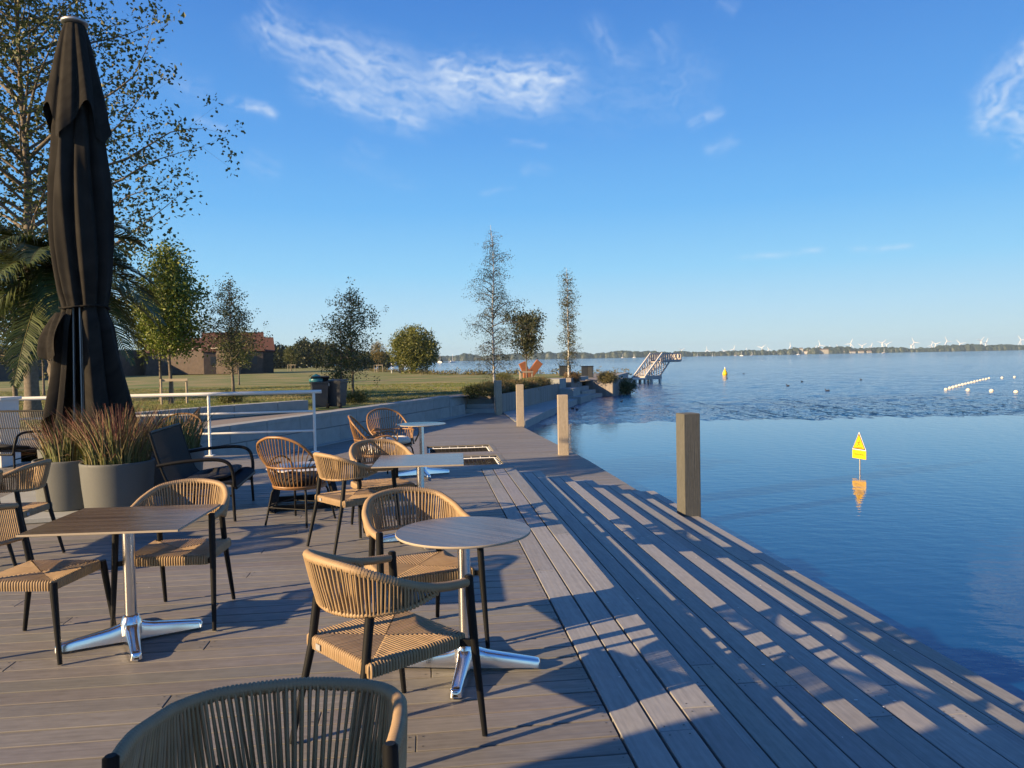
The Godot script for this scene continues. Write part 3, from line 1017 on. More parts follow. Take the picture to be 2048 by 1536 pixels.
	mb.bx(Vector3(-2.0, -0.5, -0.75), Vector3(3.4, 0.16, ds + 0.3), 0.02)
	obj("pier_deck", mb, M.tower_light, t)
	for x in [-1.8, -0.4, 0.6, 1.9]:
		for z in [0.0, -ds]:
			mb = MB.new()
			mb.seg(Vector3(x, -1.6, z), Vector3(x, -0.55, z), 0.15, 0.15, 10)
			obj("pillar", mb, M.galv, t)
	mb = MB.new()
	mb.bx(Vector3(0.85, -0.46, -0.75), Vector3(2.6, 0.34, ds + 0.1), 0.01)
	obj("base_beam", mb, M.tower, t)
	var s0 := Vector3(-0.5, -0.42, 0)
	var s1 := Vector3(2.3, 1.98, 0)
	for z in [0.0, -ds]:
		mb = MB.new()
		mb.bar(s0 + Vector3(0, 0, z), s1 + Vector3(0, 0, z), 0.09, 0.16)
		obj("handrail", mb, M.tower_light, t)
		mb = MB.new()
		for k in 9:
			var x := lerpf(0.2, 3.2, k / 8.0)
			var yt := minf(lerpf(s0.y, s1.y, (x + 0.5) / 2.8), 1.98)
			var yb := -0.30 if x < 2.1 else lerpf(-0.30, 0.95, minf((x - 2.1) / 1.0, 1.0))
			if yt > yb: mb.bar(Vector3(x, yb, z), Vector3(x, yt, z), 0.07, 0.07)
		for k in 4:
			var x := 0.2 + k * 0.62
			mb.bar(Vector3(x, -0.3 + k * 0.34, z), Vector3(x + 0.6, 0.3 + k * 0.42, z), 0.05, 0.05)
			mb.bar(Vector3(x + 0.6, -0.2 + k * 0.3, z), Vector3(x + 0.1, 0.15 + k * 0.5, z), 0.05, 0.05)
		mb.bar(Vector3(1.9, -0.30, z), Vector3(3.4, 1.05, z), 0.08, 0.14)
		mb.bar(Vector3(-0.3, -0.30, z), Vector3(2.1, -0.30, z), 0.08, 0.12)
		obj("side_truss", mb, M.tower, t)
	for k in 11:
		mb = MB.new()
		mb.bx(Vector3(-0.2 + k * 0.26, -0.25 + k * 0.122, -0.75), Vector3(0.24, 0.04, ds - 0.1))
		obj("tread", mb, M.tower, t)
	mb = MB.new()
	mb.bx(Vector3(3.7, 1.1, -0.75), Vector3(3.2, 0.1, ds), 0.01)
	obj("platform", mb, M.tower, t)
	for z in [0.02, -ds - 0.02]:
		mb = MB.new()
		mb.bx(Vector3(3.85, 1.93, z), Vector3(3.1, 0.12, 0.05)); mb.bx(Vector3(3.85, 1.22, z), Vector3(3.1, 0.16, 0.05))
		for x in [2.4, 2.75, 3.1, 3.45, 4.0, 4.55, 5.1, 5.33]: mb.bx(Vector3(x, 1.57, z), Vector3(0.16 if x < 3.5 else 0.1, 0.62, 0.05))
		for x in [3.5, 4.1, 4.7]:
			mb.bar(Vector3(x, 1.3, z), Vector3(x + 0.4, 1.86, z), 0.05, 0.08)
			mb.bar(Vector3(x + 0.45, 1.3, z), Vector3(x + 0.15, 1.86, z), 0.05, 0.08)
		obj("balustrade", mb, M.tower, t)
	mb = MB.new()
	mb.bx(Vector3(5.36, 1.56, -0.75), Vector3(0.05, 0.85, ds))
	obj("end_panel", mb, M.tower, t)

# ---------------------------------------------------------------- furniture
func face(fx: float, fd: float) -> float: return atan2(fx, -fd)

func rope_rail(mb: MB, path: PackedVector3Array, r: float, turn_len: float) -> void:
	# a tube wound with rope: a ridge for every turn
	var total := 0.0
	for k in path.size() - 1: total += path[k].distance_to(path[k + 1])
	var n := int(total / turn_len) * 3
	var pts := PackedVector3Array()
	var rad := []
	var acc := 0.0
	var k := 0
	var step := total / n
	for i in n + 1:
		var s := i * step
		while k < path.size() - 2 and acc + path[k].distance_to(path[k + 1]) < s:
			acc += path[k].distance_to(path[k + 1])
			k += 1
		pts.append(path[k].lerp(path[k + 1], clampf((s - acc) / path[k].distance_to(path[k + 1]), 0, 1)))
		rad.append(r + (0.0038 if i % 3 != 0 else -0.0012) + rf(0, 0.001))
	mb.tube(pts, rad, 9, true)

func rope_seat(t: Node3D, hx: float, z0: float, z1: float, top: float, n: int) -> void:
	var cz := (z0 + z1) * 0.5
	var hz := (z1 - z0) * 0.5
	var mb := MB.new()
	for side in 4:
		for i in n:
			var f := (i + 0.5) / n * 2.0 - 1.0
			var s := rf(0.86, 1.1)
			mb.col = Color(s, s * rf(0.97, 1.02), s * rf(0.92, 1.0))
			var pts := PackedVector3Array()
			var dip := 0.010
			for q in [[1.004, -0.052], [1.012, -0.03], [1.004, -0.006], [0.975, 0.0], [lerpf(0.975, absf(f), 0.5), -dip * 0.5], [absf(f) + 0.004, -dip * (1.0 - absf(f))]]:
				var x: float
				var z: float
				if side < 2:
					var sg := 1.0 if side == 0 else -1.0
					x = f * hx; z = cz + sg * q[0] * hz
				else:
					var sg := 1.0 if side == 2 else -1.0
					z = cz + f * hz; x = sg * q[0] * hx
				pts.append(Vector3(x, top + q[1] + rf(-0.0007, 0.0007), z))
			mb.tube(pts, hx / n * 0.98, 6, false)
	var o := obj("rope_seat", mb, M.rope, t)
	mb = MB.new()
	mb.bx(Vector3(0, top - 0.034, cz), Vector3(hx * 1.93, 0.034, hz * 1.93))
	obj("seat_core", mb, M.rope, o)
	mb = MB.new()
	mb.bx(Vector3(hx * 0.55, top - 0.028, z0 - 0.0135), Vector3(0.036, 0.026, 0.004), 0.001)
	obj("maker_plate", mb, M.tag, o)

func rope_armchair(label: String, w: float, tip: float, back: float, drop := 0.215, seat := 0.455, full := false) -> Node3D:
	var t := thing("rope_armchair", label, "chair", Vector3.ZERO, 0.0, "rope armchairs on the deck")
	var h := w * 0.5
	var dr := back - tip
	var top := spline([Vector3(-h, tip, 0.235), Vector3(-h * 1.02, tip + 0.006, 0.12), Vector3(-h * 1.0, tip + dr * 0.18, 0.0), Vector3(-h * 0.93, tip + dr * 0.5, -0.13), Vector3(-h * 0.66, tip + dr * 0.86, -0.255), Vector3(0, back, -0.315), Vector3(h * 0.66, tip + dr * 0.86, -0.255), Vector3(h * 0.93, tip + dr * 0.5, -0.13), Vector3(h * 1.0, tip + dr * 0.18, 0.0), Vector3(h * 1.02, tip + 0.006, 0.12), Vector3(h, tip, 0.235)], 8)
	var lb := back - drop
	var low := spline([Vector3(-h * 1.005, tip - 0.008, 0.075), Vector3(-h * 0.95, tip - 0.045, -0.05), Vector3(-h * 0.80, lb + 0.01, -0.16), Vector3(-h * 0.5, lb, -0.235), Vector3(0, lb - 0.004, -0.265), Vector3(h * 0.5, lb, -0.235), Vector3(h * 0.80, lb + 0.01, -0.16), Vector3(h * 0.95, tip - 0.045, -0.05), Vector3(h * 1.005, tip - 0.008, 0.075)], 8)
	if full: low = spline([Vector3(-h, tip - 0.02, 0.215), Vector3(-h * 1.01, tip - 0.12, 0.16), Vector3(-h * 0.98, lb + 0.06, 0.04), Vector3(-h * 0.84, lb + 0.01, -0.14), Vector3(-h * 0.5, lb, -0.235), Vector3(0, lb - 0.004, -0.265), Vector3(h * 0.5, lb, -0.235), Vector3(h * 0.84, lb + 0.01, -0.14), Vector3(h * 0.98, lb + 0.06, 0.04), Vector3(h * 1.01, tip - 0.12, 0.16), Vector3(h, tip - 0.02, 0.215)], 8)
	var mb := MB.new()
	rope_rail(mb, top, 0.0165, 0.0125)
	obj("arm_rail", mb, M.rope, t)
	mb = MB.new()
	rope_rail(mb, low, 0.009, 0.016)
	obj("lower_rail", mb, M.rope, t)
	mb = MB.new()
	var n := 84 if full else 62
	var s0 := 0.03 if full else 0.16
	for i in n:
		var f := (i + 0.5) / n
		for lay in 2:
			var ff := f + (0.0 if lay == 0 else 0.5 / n)
			var a := along(top, lerpf(s0, 1.0 - s0, ff))
			var b := along(low, lerpf(0.0, 1.0, ff + rf(-0.0025, 0.0025)))
			var out := Vector3(a.x, 0, a.z - 0.1).normalized() * (0.0155 if lay == 0 else -0.0155)
			var out2 := Vector3(b.x, 0, b.z - 0.1).normalized() * (0.008 if lay == 0 else -0.008)
			var s := rf(0.82, 1.12)
			mb.col = Color(s, s * rf(0.96, 1.02), s * rf(0.9, 1.0))
			var mid := (a + b) * 0.5 + out * 0.9 + Vector3(rf(-0.0015, 0.0015), 0, 0)
			mb.tube(PackedVector3Array([a + out, mid, b + out2]), 0.0050, 6, false)
	obj("rope_weave", mb, M.rope, t)
	rope_seat(t, h * 0.86, -0.235, 0.245, seat, 33)
	for sg in [-1.0, 1.0]:
		mb = MB.new()
		mb.tube(PackedVector3Array([Vector3(sg * h * 1.0, tip + 0.030, 0.243), Vector3(sg * h * 1.0, tip + 0.024, 0.243), Vector3(sg * h * 1.005, tip - 0.1, 0.25), Vector3(sg * h * 1.02, 0.4, 0.265), Vector3(sg * h * 1.05, 0.004, 0.305)]), [0.013, 0.0195, 0.020, 0.0185, 0.0125], 14)
		obj("leg", mb, M.black_metal, t)
		mb = MB.new()
		mb.tube(PackedVector3Array([Vector3(sg * h * 0.72, lb + 0.0, -0.205), Vector3(sg * h * 0.74, 0.42, -0.235), Vector3(sg * h * 0.80, 0.004, -0.335)]), [0.0195, 0.0185, 0.0125], 14)
		obj("leg", mb, M.black_metal, t)
		mb = MB.new()
		mb.bar(Vector3(sg * h * 1.01, seat - 0.03, 0.255), Vector3(sg * h * 0.84, seat - 0.03, 0.22), 0.02, 0.03)
		mb.bar(Vector3(sg * h * 0.74, 0.415, -0.235), Vector3(sg * h * 0.74, 0.415, -0.2), 0.02, 0.03)
		mb.bar(Vector3(sg * h * 0.8, 0.41, 0.23), Vector3(sg * h * 0.8, 0.41, -0.22), 0.02, 0.02)
		obj("bracket", mb, M.black_metal, t)
	return t

func side_chair(label: String) -> Node3D:
	var t := thing("rope_side_chair", label, "chair")
	rope_seat(t, 0.225, -0.22, 0.22, 0.455, 28)
	for sx in [-1.0, 1.0]:
		for sz in [-1.0, 1.0]:
			var mb := MB.new()
			mb.tube(PackedVector3Array([Vector3(sx * 0.235, 0.452, sz * 0.232), Vector3(sx * 0.24, 0.40, sz * 0.236), Vector3(sx * 0.268, 0.004, sz * (0.275 if sz > 0 else 0.31))]), [0.019, 0.0205, 0.0125], 14)
			obj("leg", mb, M.black_metal, t)
		var mb2 := MB.new()
		mb2.seg(Vector3(sx * 0.232, 0.44, -0.235), Vector3(sx * 0.23, 0.80, -0.30), 0.017, 0.015, 10)
		obj("back_post", mb2, M.black_metal, t)
	var mb := MB.new()
	rope_rail(mb, spline([Vector3(-0.23, 0.80, -0.30), Vector3(0, 0.82, -0.345), Vector3(0.23, 0.80, -0.30)], 8), 0.015, 0.0125)
	for k in 34:
		var x := lerpf(-0.215, 0.215, k / 33.0)
		mb.seg(Vector3(x, 0.80, -0.335 + x * x * 0.6), Vector3(x, 0.60, -0.30 + x * x * 0.6), 0.005, 0.005, 6, false)
	rope_rail(mb, spline([Vector3(-0.23, 0.60, -0.265), Vector3(0, 0.60, -0.30), Vector3(0.23, 0.60, -0.265)], 8), 0.01, 0.0125)
	obj("backrest", mb, M.rope, t)
	return t

# a cast aluminium foot: a loft from the hub outwards
func cast_arm(mb: MB, ang: float, reach: float) -> void:
	var dx := Vector3(cos(ang), 0, -sin(ang))
	var dz := dx.cross(Vector3.UP)
	var rows := []
	for q in [[0.0, 0.046, 0.135], [0.035, 0.046, 0.128], [0.07, 0.042, 0.108], [0.12, 0.039, 0.094], [0.2, 0.036, 0.082], [0.30, 0.033, 0.068], [0.37, 0.031, 0.058], [0.392, 0.029, 0.054], [0.402, 0.024, 0.047], [0.405, 0.012, 0.03]]:
		var line := PackedVector3Array()
		var r: float = q[0] / 0.405 * reach
		var w: float = q[1]
		var h: float = q[2]
		for e in [[-1.0, 0.012], [-1.0, 0.35], [-0.97, 0.70], [-0.90, 0.86], [-0.74, 0.96], [-0.45, 1.0], [0.0, 1.0], [0.45, 1.0], [0.74, 0.96], [0.90, 0.86], [0.97, 0.70], [1.0, 0.35], [1.0, 0.012]]:
			var y: float = 0.014 + (h - 0.014) * e[1]
			line.append(dx * r + dz * (w * e[0] * (1.1 - 0.22 * e[1])) + Vector3.UP * y)
		rows.append(line)
	mb.sheet(rows)
	mb.bx(dx * reach * 0.94 + Vector3.UP * 0.008, Vector3(0.03, 0.014, 0.03), 0.003)

func pedestal(t: Node3D, turn: float, reach: float) -> void:
	var mb := MB.new()
	for k in 4: cast_arm(mb, turn + k * PI / 2, reach)
	mb.lathe([[0.070, 0.05], [0.066, 0.105], [0.054, 0.134], [0.046, 0.15], [0.040, 0.158], [0.036, 0.16]], 32)
	obj("base", mb, M.alu, t)
	mb = MB.new()
	mb.seg(Vector3(0, 0.15, 0), Vector3(0, 0.725, 0), 0.034, 0.034, 40, false)
	obj("column", mb, M.steel, t)
	mb = MB.new()
	mb.bx(Vector3(0, 0.722, 0), Vector3(0.34, 0.012, 0.06), 0.002); mb.bx(Vector3(0, 0.7205, 0), Vector3(0.06, 0.010, 0.34), 0.002)
	obj("spider", mb, M.black_metal, t)

func round_table(label: String, at: Vector3, turn: float, r: float) -> Node3D:
	var t := thing("round_table", label, "table", at, 0.0, "bistro tables")
	pedestal(t, turn, 0.40)
	var mb := MB.new()
	var c := mb.add(Vector3(0, 0.742, 0), Vector3.UP, Vector2.ZERO)
	var ring := []
	for k in 96:
		var p := Vector3(cos(TAU * k / 96) * (r - 0.002), 0.742, sin(TAU * k / 96) * (r - 0.002))
		ring.append(mb.add(p, Vector3.UP, Vector2(p.x * 0.8 + p.z * 0.6, p.z * 0.8 - p.x * 0.6)))
	for k in 96: mb.tri(c, ring[k], ring[(k + 1) % 96])
	var o := obj("table_top", mb, M.laminate, t)
	mb = MB.new()
	mb.lathe([[0.0, 0.7285], [r - 0.006, 0.7285], [r - 0.001, 0.7305], [r, 0.735], [r - 0.0005, 0.740], [r - 0.002, 0.742]], 96)
	obj("edge", mb, M.laminate_edge, o)
	return t

func square_table(label: String, at: Vector3, turn: float, foot: float, sx: float, sz: float) -> Node3D:
	var t := thing("square_table", label, "table", at, turn, "bistro tables")
	pedestal(t, foot, 0.40)
	var mb := MB.new()
	mb.flat4(Vector3(-sx / 2 + 0.002, 0.742, -sz / 2 + 0.002), Vector3(sx / 2 - 0.002, 0.742, -sz / 2 + 0.002), Vector3(sx / 2 - 0.002, 0.742, sz / 2 - 0.002), Vector3(-sx / 2 + 0.002, 0.742, sz / 2 - 0.002), Vector3.UP, [Vector2(0, 0), Vector2(sx, 0), Vector2(sx, sz), Vector2(0, sz)])
	var o := obj("table_top", mb, M.laminate, t)
	mb = MB.new()
	mb.bx(Vector3(0, 0.735, 0), Vector3(sx, 0.0125, sz), 0.0018)
	obj("edge", mb, M.laminate_edge, o)
	return t

func rattan_chair(label: String, cushion) -> Node3D:
	var t := thing("rattan_armchair", label, "chair", Vector3.ZERO, 0.0, "rattan tub chairs on the deck")
	var hoop := spline([Vector3(-0.26, 0.40, 0.14), Vector3(-0.31, 0.52, 0.0), Vector3(-0.335, 0.66, -0.16), Vector3(-0.27, 0.83, -0.31), Vector3(-0.13, 0.905, -0.37), Vector3(0, 0.92, -0.385), Vector3(0.13, 0.905, -0.37), Vector3(0.27, 0.83, -0.31), Vector3(0.335, 0.66, -0.16), Vector3(0.31, 0.52, 0.0), Vector3(0.26, 0.40, 0.14)], 8)
	var mb := MB.new()
	mb.tube(hoop, 0.0145, 9)
	for sg in [-1.0, 1.0]:
		mb.tube(spline([Vector3(sg * 0.325, 0.60, -0.10), Vector3(sg * 0.335, 0.655, 0.04), Vector3(sg * 0.325, 0.66, 0.17), Vector3(sg * 0.295, 0.58, 0.255), Vector3(sg * 0.24, 0.44, 0.22)], 7), 0.012, 8)
	obj("hoop", mb, M.rattan, t)
	mb = MB.new()
	var rim := []
	var band := []
	for k in 29:
		var an := lerpf(-0.12 * PI, 1.12 * PI, k / 28.0)
		rim.append(Vector3(cos(an) * 0.265, 0.40, -sin(an) * 0.265))
		band.append(Vector3(cos(an) * 0.318, 0.605, -0.02 - sin(an) * 0.30))
	mb.tube(spline(rim, 2), 0.012, 8)
	mb.tube(spline(band, 2), 0.011, 8)
	var ring := PackedVector3Array()
	for k in 33: ring.append(Vector3(cos(TAU * k / 32) * 0.27, 0.385, sin(TAU * k / 32) * 0.25))
	mb.tube(ring, 0.012, 8, false)
	obj("seat_rim", mb, M.rattan, t)
	mb = MB.new()
	for k in range(1, 28):
		mb.col = Color(1, 1, 1) * rf(0.8, 1.1)
		mb.tube(PackedVector3Array([rim[k], (rim[k] + band[k]) * 0.5 + Vector3(band[k].x, 0, band[k].z).normalized() * 0.008, band[k]]), 0.0065, 6, false)
	for k in 21:
		var f := k / 20.0
		mb.col = Color(1, 1, 1) * rf(0.8, 1.1)
		var bb := along(PackedVector3Array(band), lerpf(0.76, 0.24, f))
		var tp := along(hoop, lerpf(0.20, 0.80, f))
		mb.tube(PackedVector3Array([bb, bb.lerp(tp, 0.5) + Vector3(0, 0, -0.01), tp]), 0.0055, 6, false)
	obj("spokes", mb, M.rattan, t)
	mb = MB.new()
	for k in 17:
		var x := lerpf(-0.245, 0.245, k / 16.0)
		var zz := sqrt(maxf(0.0, 1.0 - pow(x / 0.27, 2))) * 0.25
		mb.tube(PackedVector3Array([Vector3(x, 0.388, -zz), Vector3(x, 0.372, 0), Vector3(x, 0.388, zz)]), 0.007, 6, false)
	obj("seat", mb, M.rattan, t)
	if cushion != null:
		mb = MB.new()
		var rows := []
		for r in 13:
			var ph := lerpf(-PI / 2, PI / 2, r / 12.0)
			var line := PackedVector3Array()
			for k in 41:
				var an := TAU * k / 40
				var cr := pow(absf(cos(ph)), 0.45)
				var lump := 1.0 + 0.03 * sin(an * 5.0 + r) + 0.02 * sin(an * 11.0)
				line.append(Vector3(cos(an) * 0.25 * cr * lump, 0.455 + sin(ph) * 0.062 * (1.0 + 0.16 * sin(an * 3.0 + 1.0)) , sin(an) * 0.245 * cr * lump))
			rows.append(line)
		mb.sheet(rows, true)
		obj("cushion", mb, cushion, t)
	for sx in [-1.0, 1.0]:
		for sz in [-1.0, 1.0]:
			mb = MB.new()
			mb.tube(PackedVector3Array([Vector3(sx * 0.15, 0.375, sz * 0.13), Vector3(sx * 0.19, 0.37, sz * 0.17), Vector3(sx * 0.205, 0.33, sz * 0.19), Vector3(sx * 0.25, 0.004, sz * 0.25)]), 0.0115, 9)
			obj("leg", mb, M.black_metal, t)
	mb = MB.new()
	for sz in [-1.0, 1.0]: mb.seg(Vector3(-0.225, 0.18, sz * 0.218), Vector3(0.225, 0.18, sz * 0.218), 0.007, 0.007, 7)
	for sx in [-1.0, 1.0]: mb.seg(Vector3(sx * 0.223, 0.20, -0.216), Vector3(sx * 0.223, 0.20, 0.216), 0.007, 0.007, 7)
	obj("stretcher", mb, M.black_metal, t)
	return t

func loveseat(label: String) -> Node3D:
	var t := thing("black_lounge_seat", label, "lounge seat", Vector3.ZERO, 0.0, "black woven lounge seats")
	var w := 0.58
	var prof := [Vector2(-0.43, 0.96), Vector2(-0.36, 0.70), Vector2(-0.28, 0.46), Vector2(-0.20, 0.375), Vector2(-0.08, 0.355), Vector2(0.12, 0.375), Vector2(0.30, 0.405), Vector2(0.38, 0.39), Vector2(0.405, 0.35)]
	for sg in [-1.0, 1.0]:
		var mb := MB.new()
		var pts := []
		for p in prof: pts.append(Vector3(sg * w, p.y, p.x))
		mb.tube(spline(pts, 5), 0.016, 9)
		obj("side_frame", mb, M.black_metal, t)
		mb = MB.new()
		mb.tube(spline([Vector3(sg * (w + 0.035), 0.62, -0.36), Vector3(sg * (w + 0.045), 0.655, -0.1), Vector3(sg * (w + 0.045), 0.665, 0.2), Vector3(sg * (w + 0.04), 0.62, 0.34), Vector3(sg * (w + 0.03), 0.50, 0.385), Vector3(sg * (w + 0.01), 0.37, 0.39)], 7), 0.019, 9)
		obj("arm", mb, M.black_metal, t)
		for z in [[0.37, 0.385], [-0.20, -0.30]]:
			mb = MB.new()
			mb.seg(Vector3(sg * (w - 0.0), 0.39 if z[0] > 0 else 0.38, z[0]), Vector3(sg * (w + 0.01), 0.004, z[1]), 0.017, 0.015, 10)
			obj("leg", mb, M.black_metal, t)
		mb = MB.new()
		mb.seg(Vector3(sg * w, 0.27, 0.375), Vector3(sg * w, 0.30, -0.24), 0.010, 0.010, 8)
		obj("stretcher", mb, M.black_metal, t)
	var mb := MB.new()
	for p in [prof[0], prof[3], prof[8]]: mb.seg(Vector3(-w, p.y, p.x), Vector3(w, p.y, p.x), 0.016, 0.016, 9)
	for p in [prof[1], prof[5]]: mb.seg(Vector3(-w, p.y - 0.012, p.x - 0.008), Vector3(w, p.y - 0.012, p.x - 0.008), 0.008, 0.008, 8)
	obj("cross_bar", mb, M.black_metal, t)
	mb = MB.new()
	var n := 36
	for k in n:
		var x := lerpf(-w + 0.02, w - 0.02, (k + 0.5) / n)
		var s := rf(0.8, 1.3)
		mb.col = Color(s, s, s)
		var pts := []
		for p in prof: pts.append(Vector3(x, p.y + 0.004, p.x + 0.004))
		mb.tube(spline(pts, 3), 0.0072, 5, false)
	obj("weave", mb, M.black_weave, t)
	mb = MB.new()
	var rows := []
	for r in 9:
		var ph := lerpf(-PI / 2, PI / 2, r / 8.0)
		var line := PackedVector3Array()
		for k in 49:
			var an := TAU * k / 48
			var cx := signf(cos(an)) * pow(absf(cos(an)), 0.35)
			var cz := signf(sin(an)) * pow(absf(sin(an)), 0.35)
			var cr := pow(absf(cos(ph)), 0.4)
			line.append(Vector3(cx * 0.47 * cr, 0.432 + sin(ph) * 0.035 + 0.03 * cz, 0.06 + cz * 0.26 * cr))
		rows.append(line)
	mb.sheet(rows, true)
	obj("cushion", mb, M.black_cloth, t)
	return t

func place(o: Node3D, lat: float, d: float, fx: float, fd: float) -> void:
	o.position = P(lat, 0.0, d)
	o.rotation.y = face(fx, fd)

func build_furniture() -> void:
	round_table("round bistro table with a grey wood top next to the wooden steps", P(-0.275, 0, 4.03), deg_to_rad(-4), 0.36)
	round_table("round bistro table beside the two rattan chairs with white cushions", P(-1.32, 0, 10.95), deg_to_rad(20), 0.355)
	square_table("square dark wood bistro table in front of the tall grey planters", P(-2.32, 0, 4.53), deg_to_rad(4), deg_to_rad(26), 0.86, 0.76)
	square_table("square bistro table between the deck nets and the rope armchairs", P(-0.86, 0, 6.97), deg_to_rad(4), deg_to_rad(10), 0.80, 0.80)
	var c := rope_armchair("rope armchair with its back rail wound in rope, nothing but deck before it", 0.665, 0.690, 0.640, 0.27, 0.395, true)
	place(c, -0.658, 2.05, 0.05, -1.0)
	c.set_meta("label", "low rope armchair standing alone in the shade of an added unseen parasol")
	c = rope_armchair("rope armchair turned towards the grey round table, its seat in full sun", 0.585, 0.695, 0.845)
	place(c, -0.58, 3.30, 0.73, 0.68)
	for q in [["rope armchair pushed under the far side of the grey round table", -0.575, 4.44, 0.43, -0.90], ["rope armchair pushed under the square dark wood table by the planters", -2.2, 4.95, 0.06, -1.0], ["rope armchair with its back to the rattan chair with a black cushion", -1.46, 6.84, 0.73, 0.68], ["rope armchair behind the square table, beside the chairs with white cushions", -1.30, 7.48, 0.43, -0.90], ["rope armchair with its back to the tall grey planters", -4.34, 6.47, -1.0, -0.06], ["rope armchair side by side with the one before the planters", -4.36, 5.86, -1.0, 0.0], ["rope armchair half hidden behind the planter grass and the parasol", -5.95, 10.3, 0.75, -0.6]]:
		copy_of(c, "rope_armchair", q[0], P(q[1], 0, q[2]), face(q[3], q[4]))
	var s := side_chair("armless woven rope chair facing the square dark wood table")
	place(s, -2.80, 4.45, 1.0, -0.05)
	var r := rattan_chair("dark rattan tub chair with a black cushion beside the lounge seat", M.black_cloth)
	place(r, -2.22, 7.85, 0.35, 0.94)
	r = rattan_chair("light rattan tub chair with a white cushion, its side to the round table", M.cushion)
	place(r, -1.84, 10.35, 0.93, 0.12)
	copy_of(r, "rattan_armchair", "light rattan tub chair with a white cushion in front of the block wall", P(-1.80, 0, 11.45), face(0.6, -0.8))
	r = rattan_chair("light rattan tub chair without cushion close to the white railing", null)
	place(r, -5.72, 12.9, -0.9, -0.4)
	copy_of(r, "rattan_armchair", "light rattan tub chair without cushion behind the black lounge seat", P(-4.95, 0, 11.1), face(0.1, -1.0))
	var l := loveseat("black woven lounge seat with a cushion beside the parasol planters")
	place(l, -3.42, 8.46, 0.98, 0.17)
	copy_of(l, "black_lounge_seat", "black woven lounge seat in front of the white cabinet", P(-8.10, 0, 11.9), face(-0.1, -1.0))
	# low table with black trestle legs behind the dark rattan chair
	var t := thing("coffee_table", "low table with black slanting legs beside the dark rattan chair", "table", P(-2.42, 0, 8.75), 0.3)
	var mb := MB.new()
	mb.lathe([[0.0, 0.445], [0.42, 0.445], [0.425, 0.452], [0.42, 0.46], [0.0, 0.462]], 48)
	obj("table_top", mb, M.tower_light, t)
	for sx in [-1.0, 1.0]:
		for sz in [-1.0, 1.0]:
			mb = MB.new()
			mb.bar(Vector3(sx * 0.26, 0.445, sz * 0.12), Vector3(sx * 0.36, 0.0, sz * 0.30), 0.07, 0.035, 0.003)
			obj("leg", mb, M.black_metal, t)
	mb = MB.new()
	mb.bar(Vector3(-0.345, 0.045, 0.285), Vector3(0.345, 0.045, 0.285), 0.035, 0.07); mb.bar(Vector3(-0.345, 0.045, -0.285), Vector3(0.345, 0.045, -0.285), 0.035, 0.07)
	obj("stretcher", mb, M.black_metal, t)
	# table at the left edge of the picture
	square_table("square bistro table with two rope armchairs drawn up to it before the planters", P(-5.35, 0, 6.15), 0.05, 0.4, 0.80, 0.80)
	# white cabinet by the railing
	t = thing("white_cabinet", "white cabinet with an overhanging lid behind the black lounge seat", "cabinet", P(-9.55, 0, 12.85), 0.06)
	mb = MB.new()
	mb.bx(Vector3(0, 0.56, 0), Vector3(2.0, 1.12, 0.56), 0.006)
	obj("body", mb, M.white_box, t)
	mb = MB.new()
	mb.bx(Vector3(0, 1.145, 0), Vector3(2.08, 0.05, 0.62), 0.006)
	obj("lid", mb, M.white_box, t)

# ---------------------------------------------------------------- parasols and planters
func cloth_r(an: float, hgt: float, base: float, deep: float, sd: float) -> float:
	var ph := an * 3.5 + sd + 0.35 * sin(hgt * 1.1 + sd) + 0.22 * sin(hgt * 2.3 + an * 2.0)
	var f := pow(absf(sin(ph)), 0.65)
	var g := pow(absf(sin(an * 7.0 - hgt * 0.7 + sd * 2.0)), 1.5)
	return 0.86 * base * (1.0 - 0.85 * deep * (1.0 - f) - 0.22 * deep * g + 0.03 * sin(an * 3.0 + hgt * 2.0))

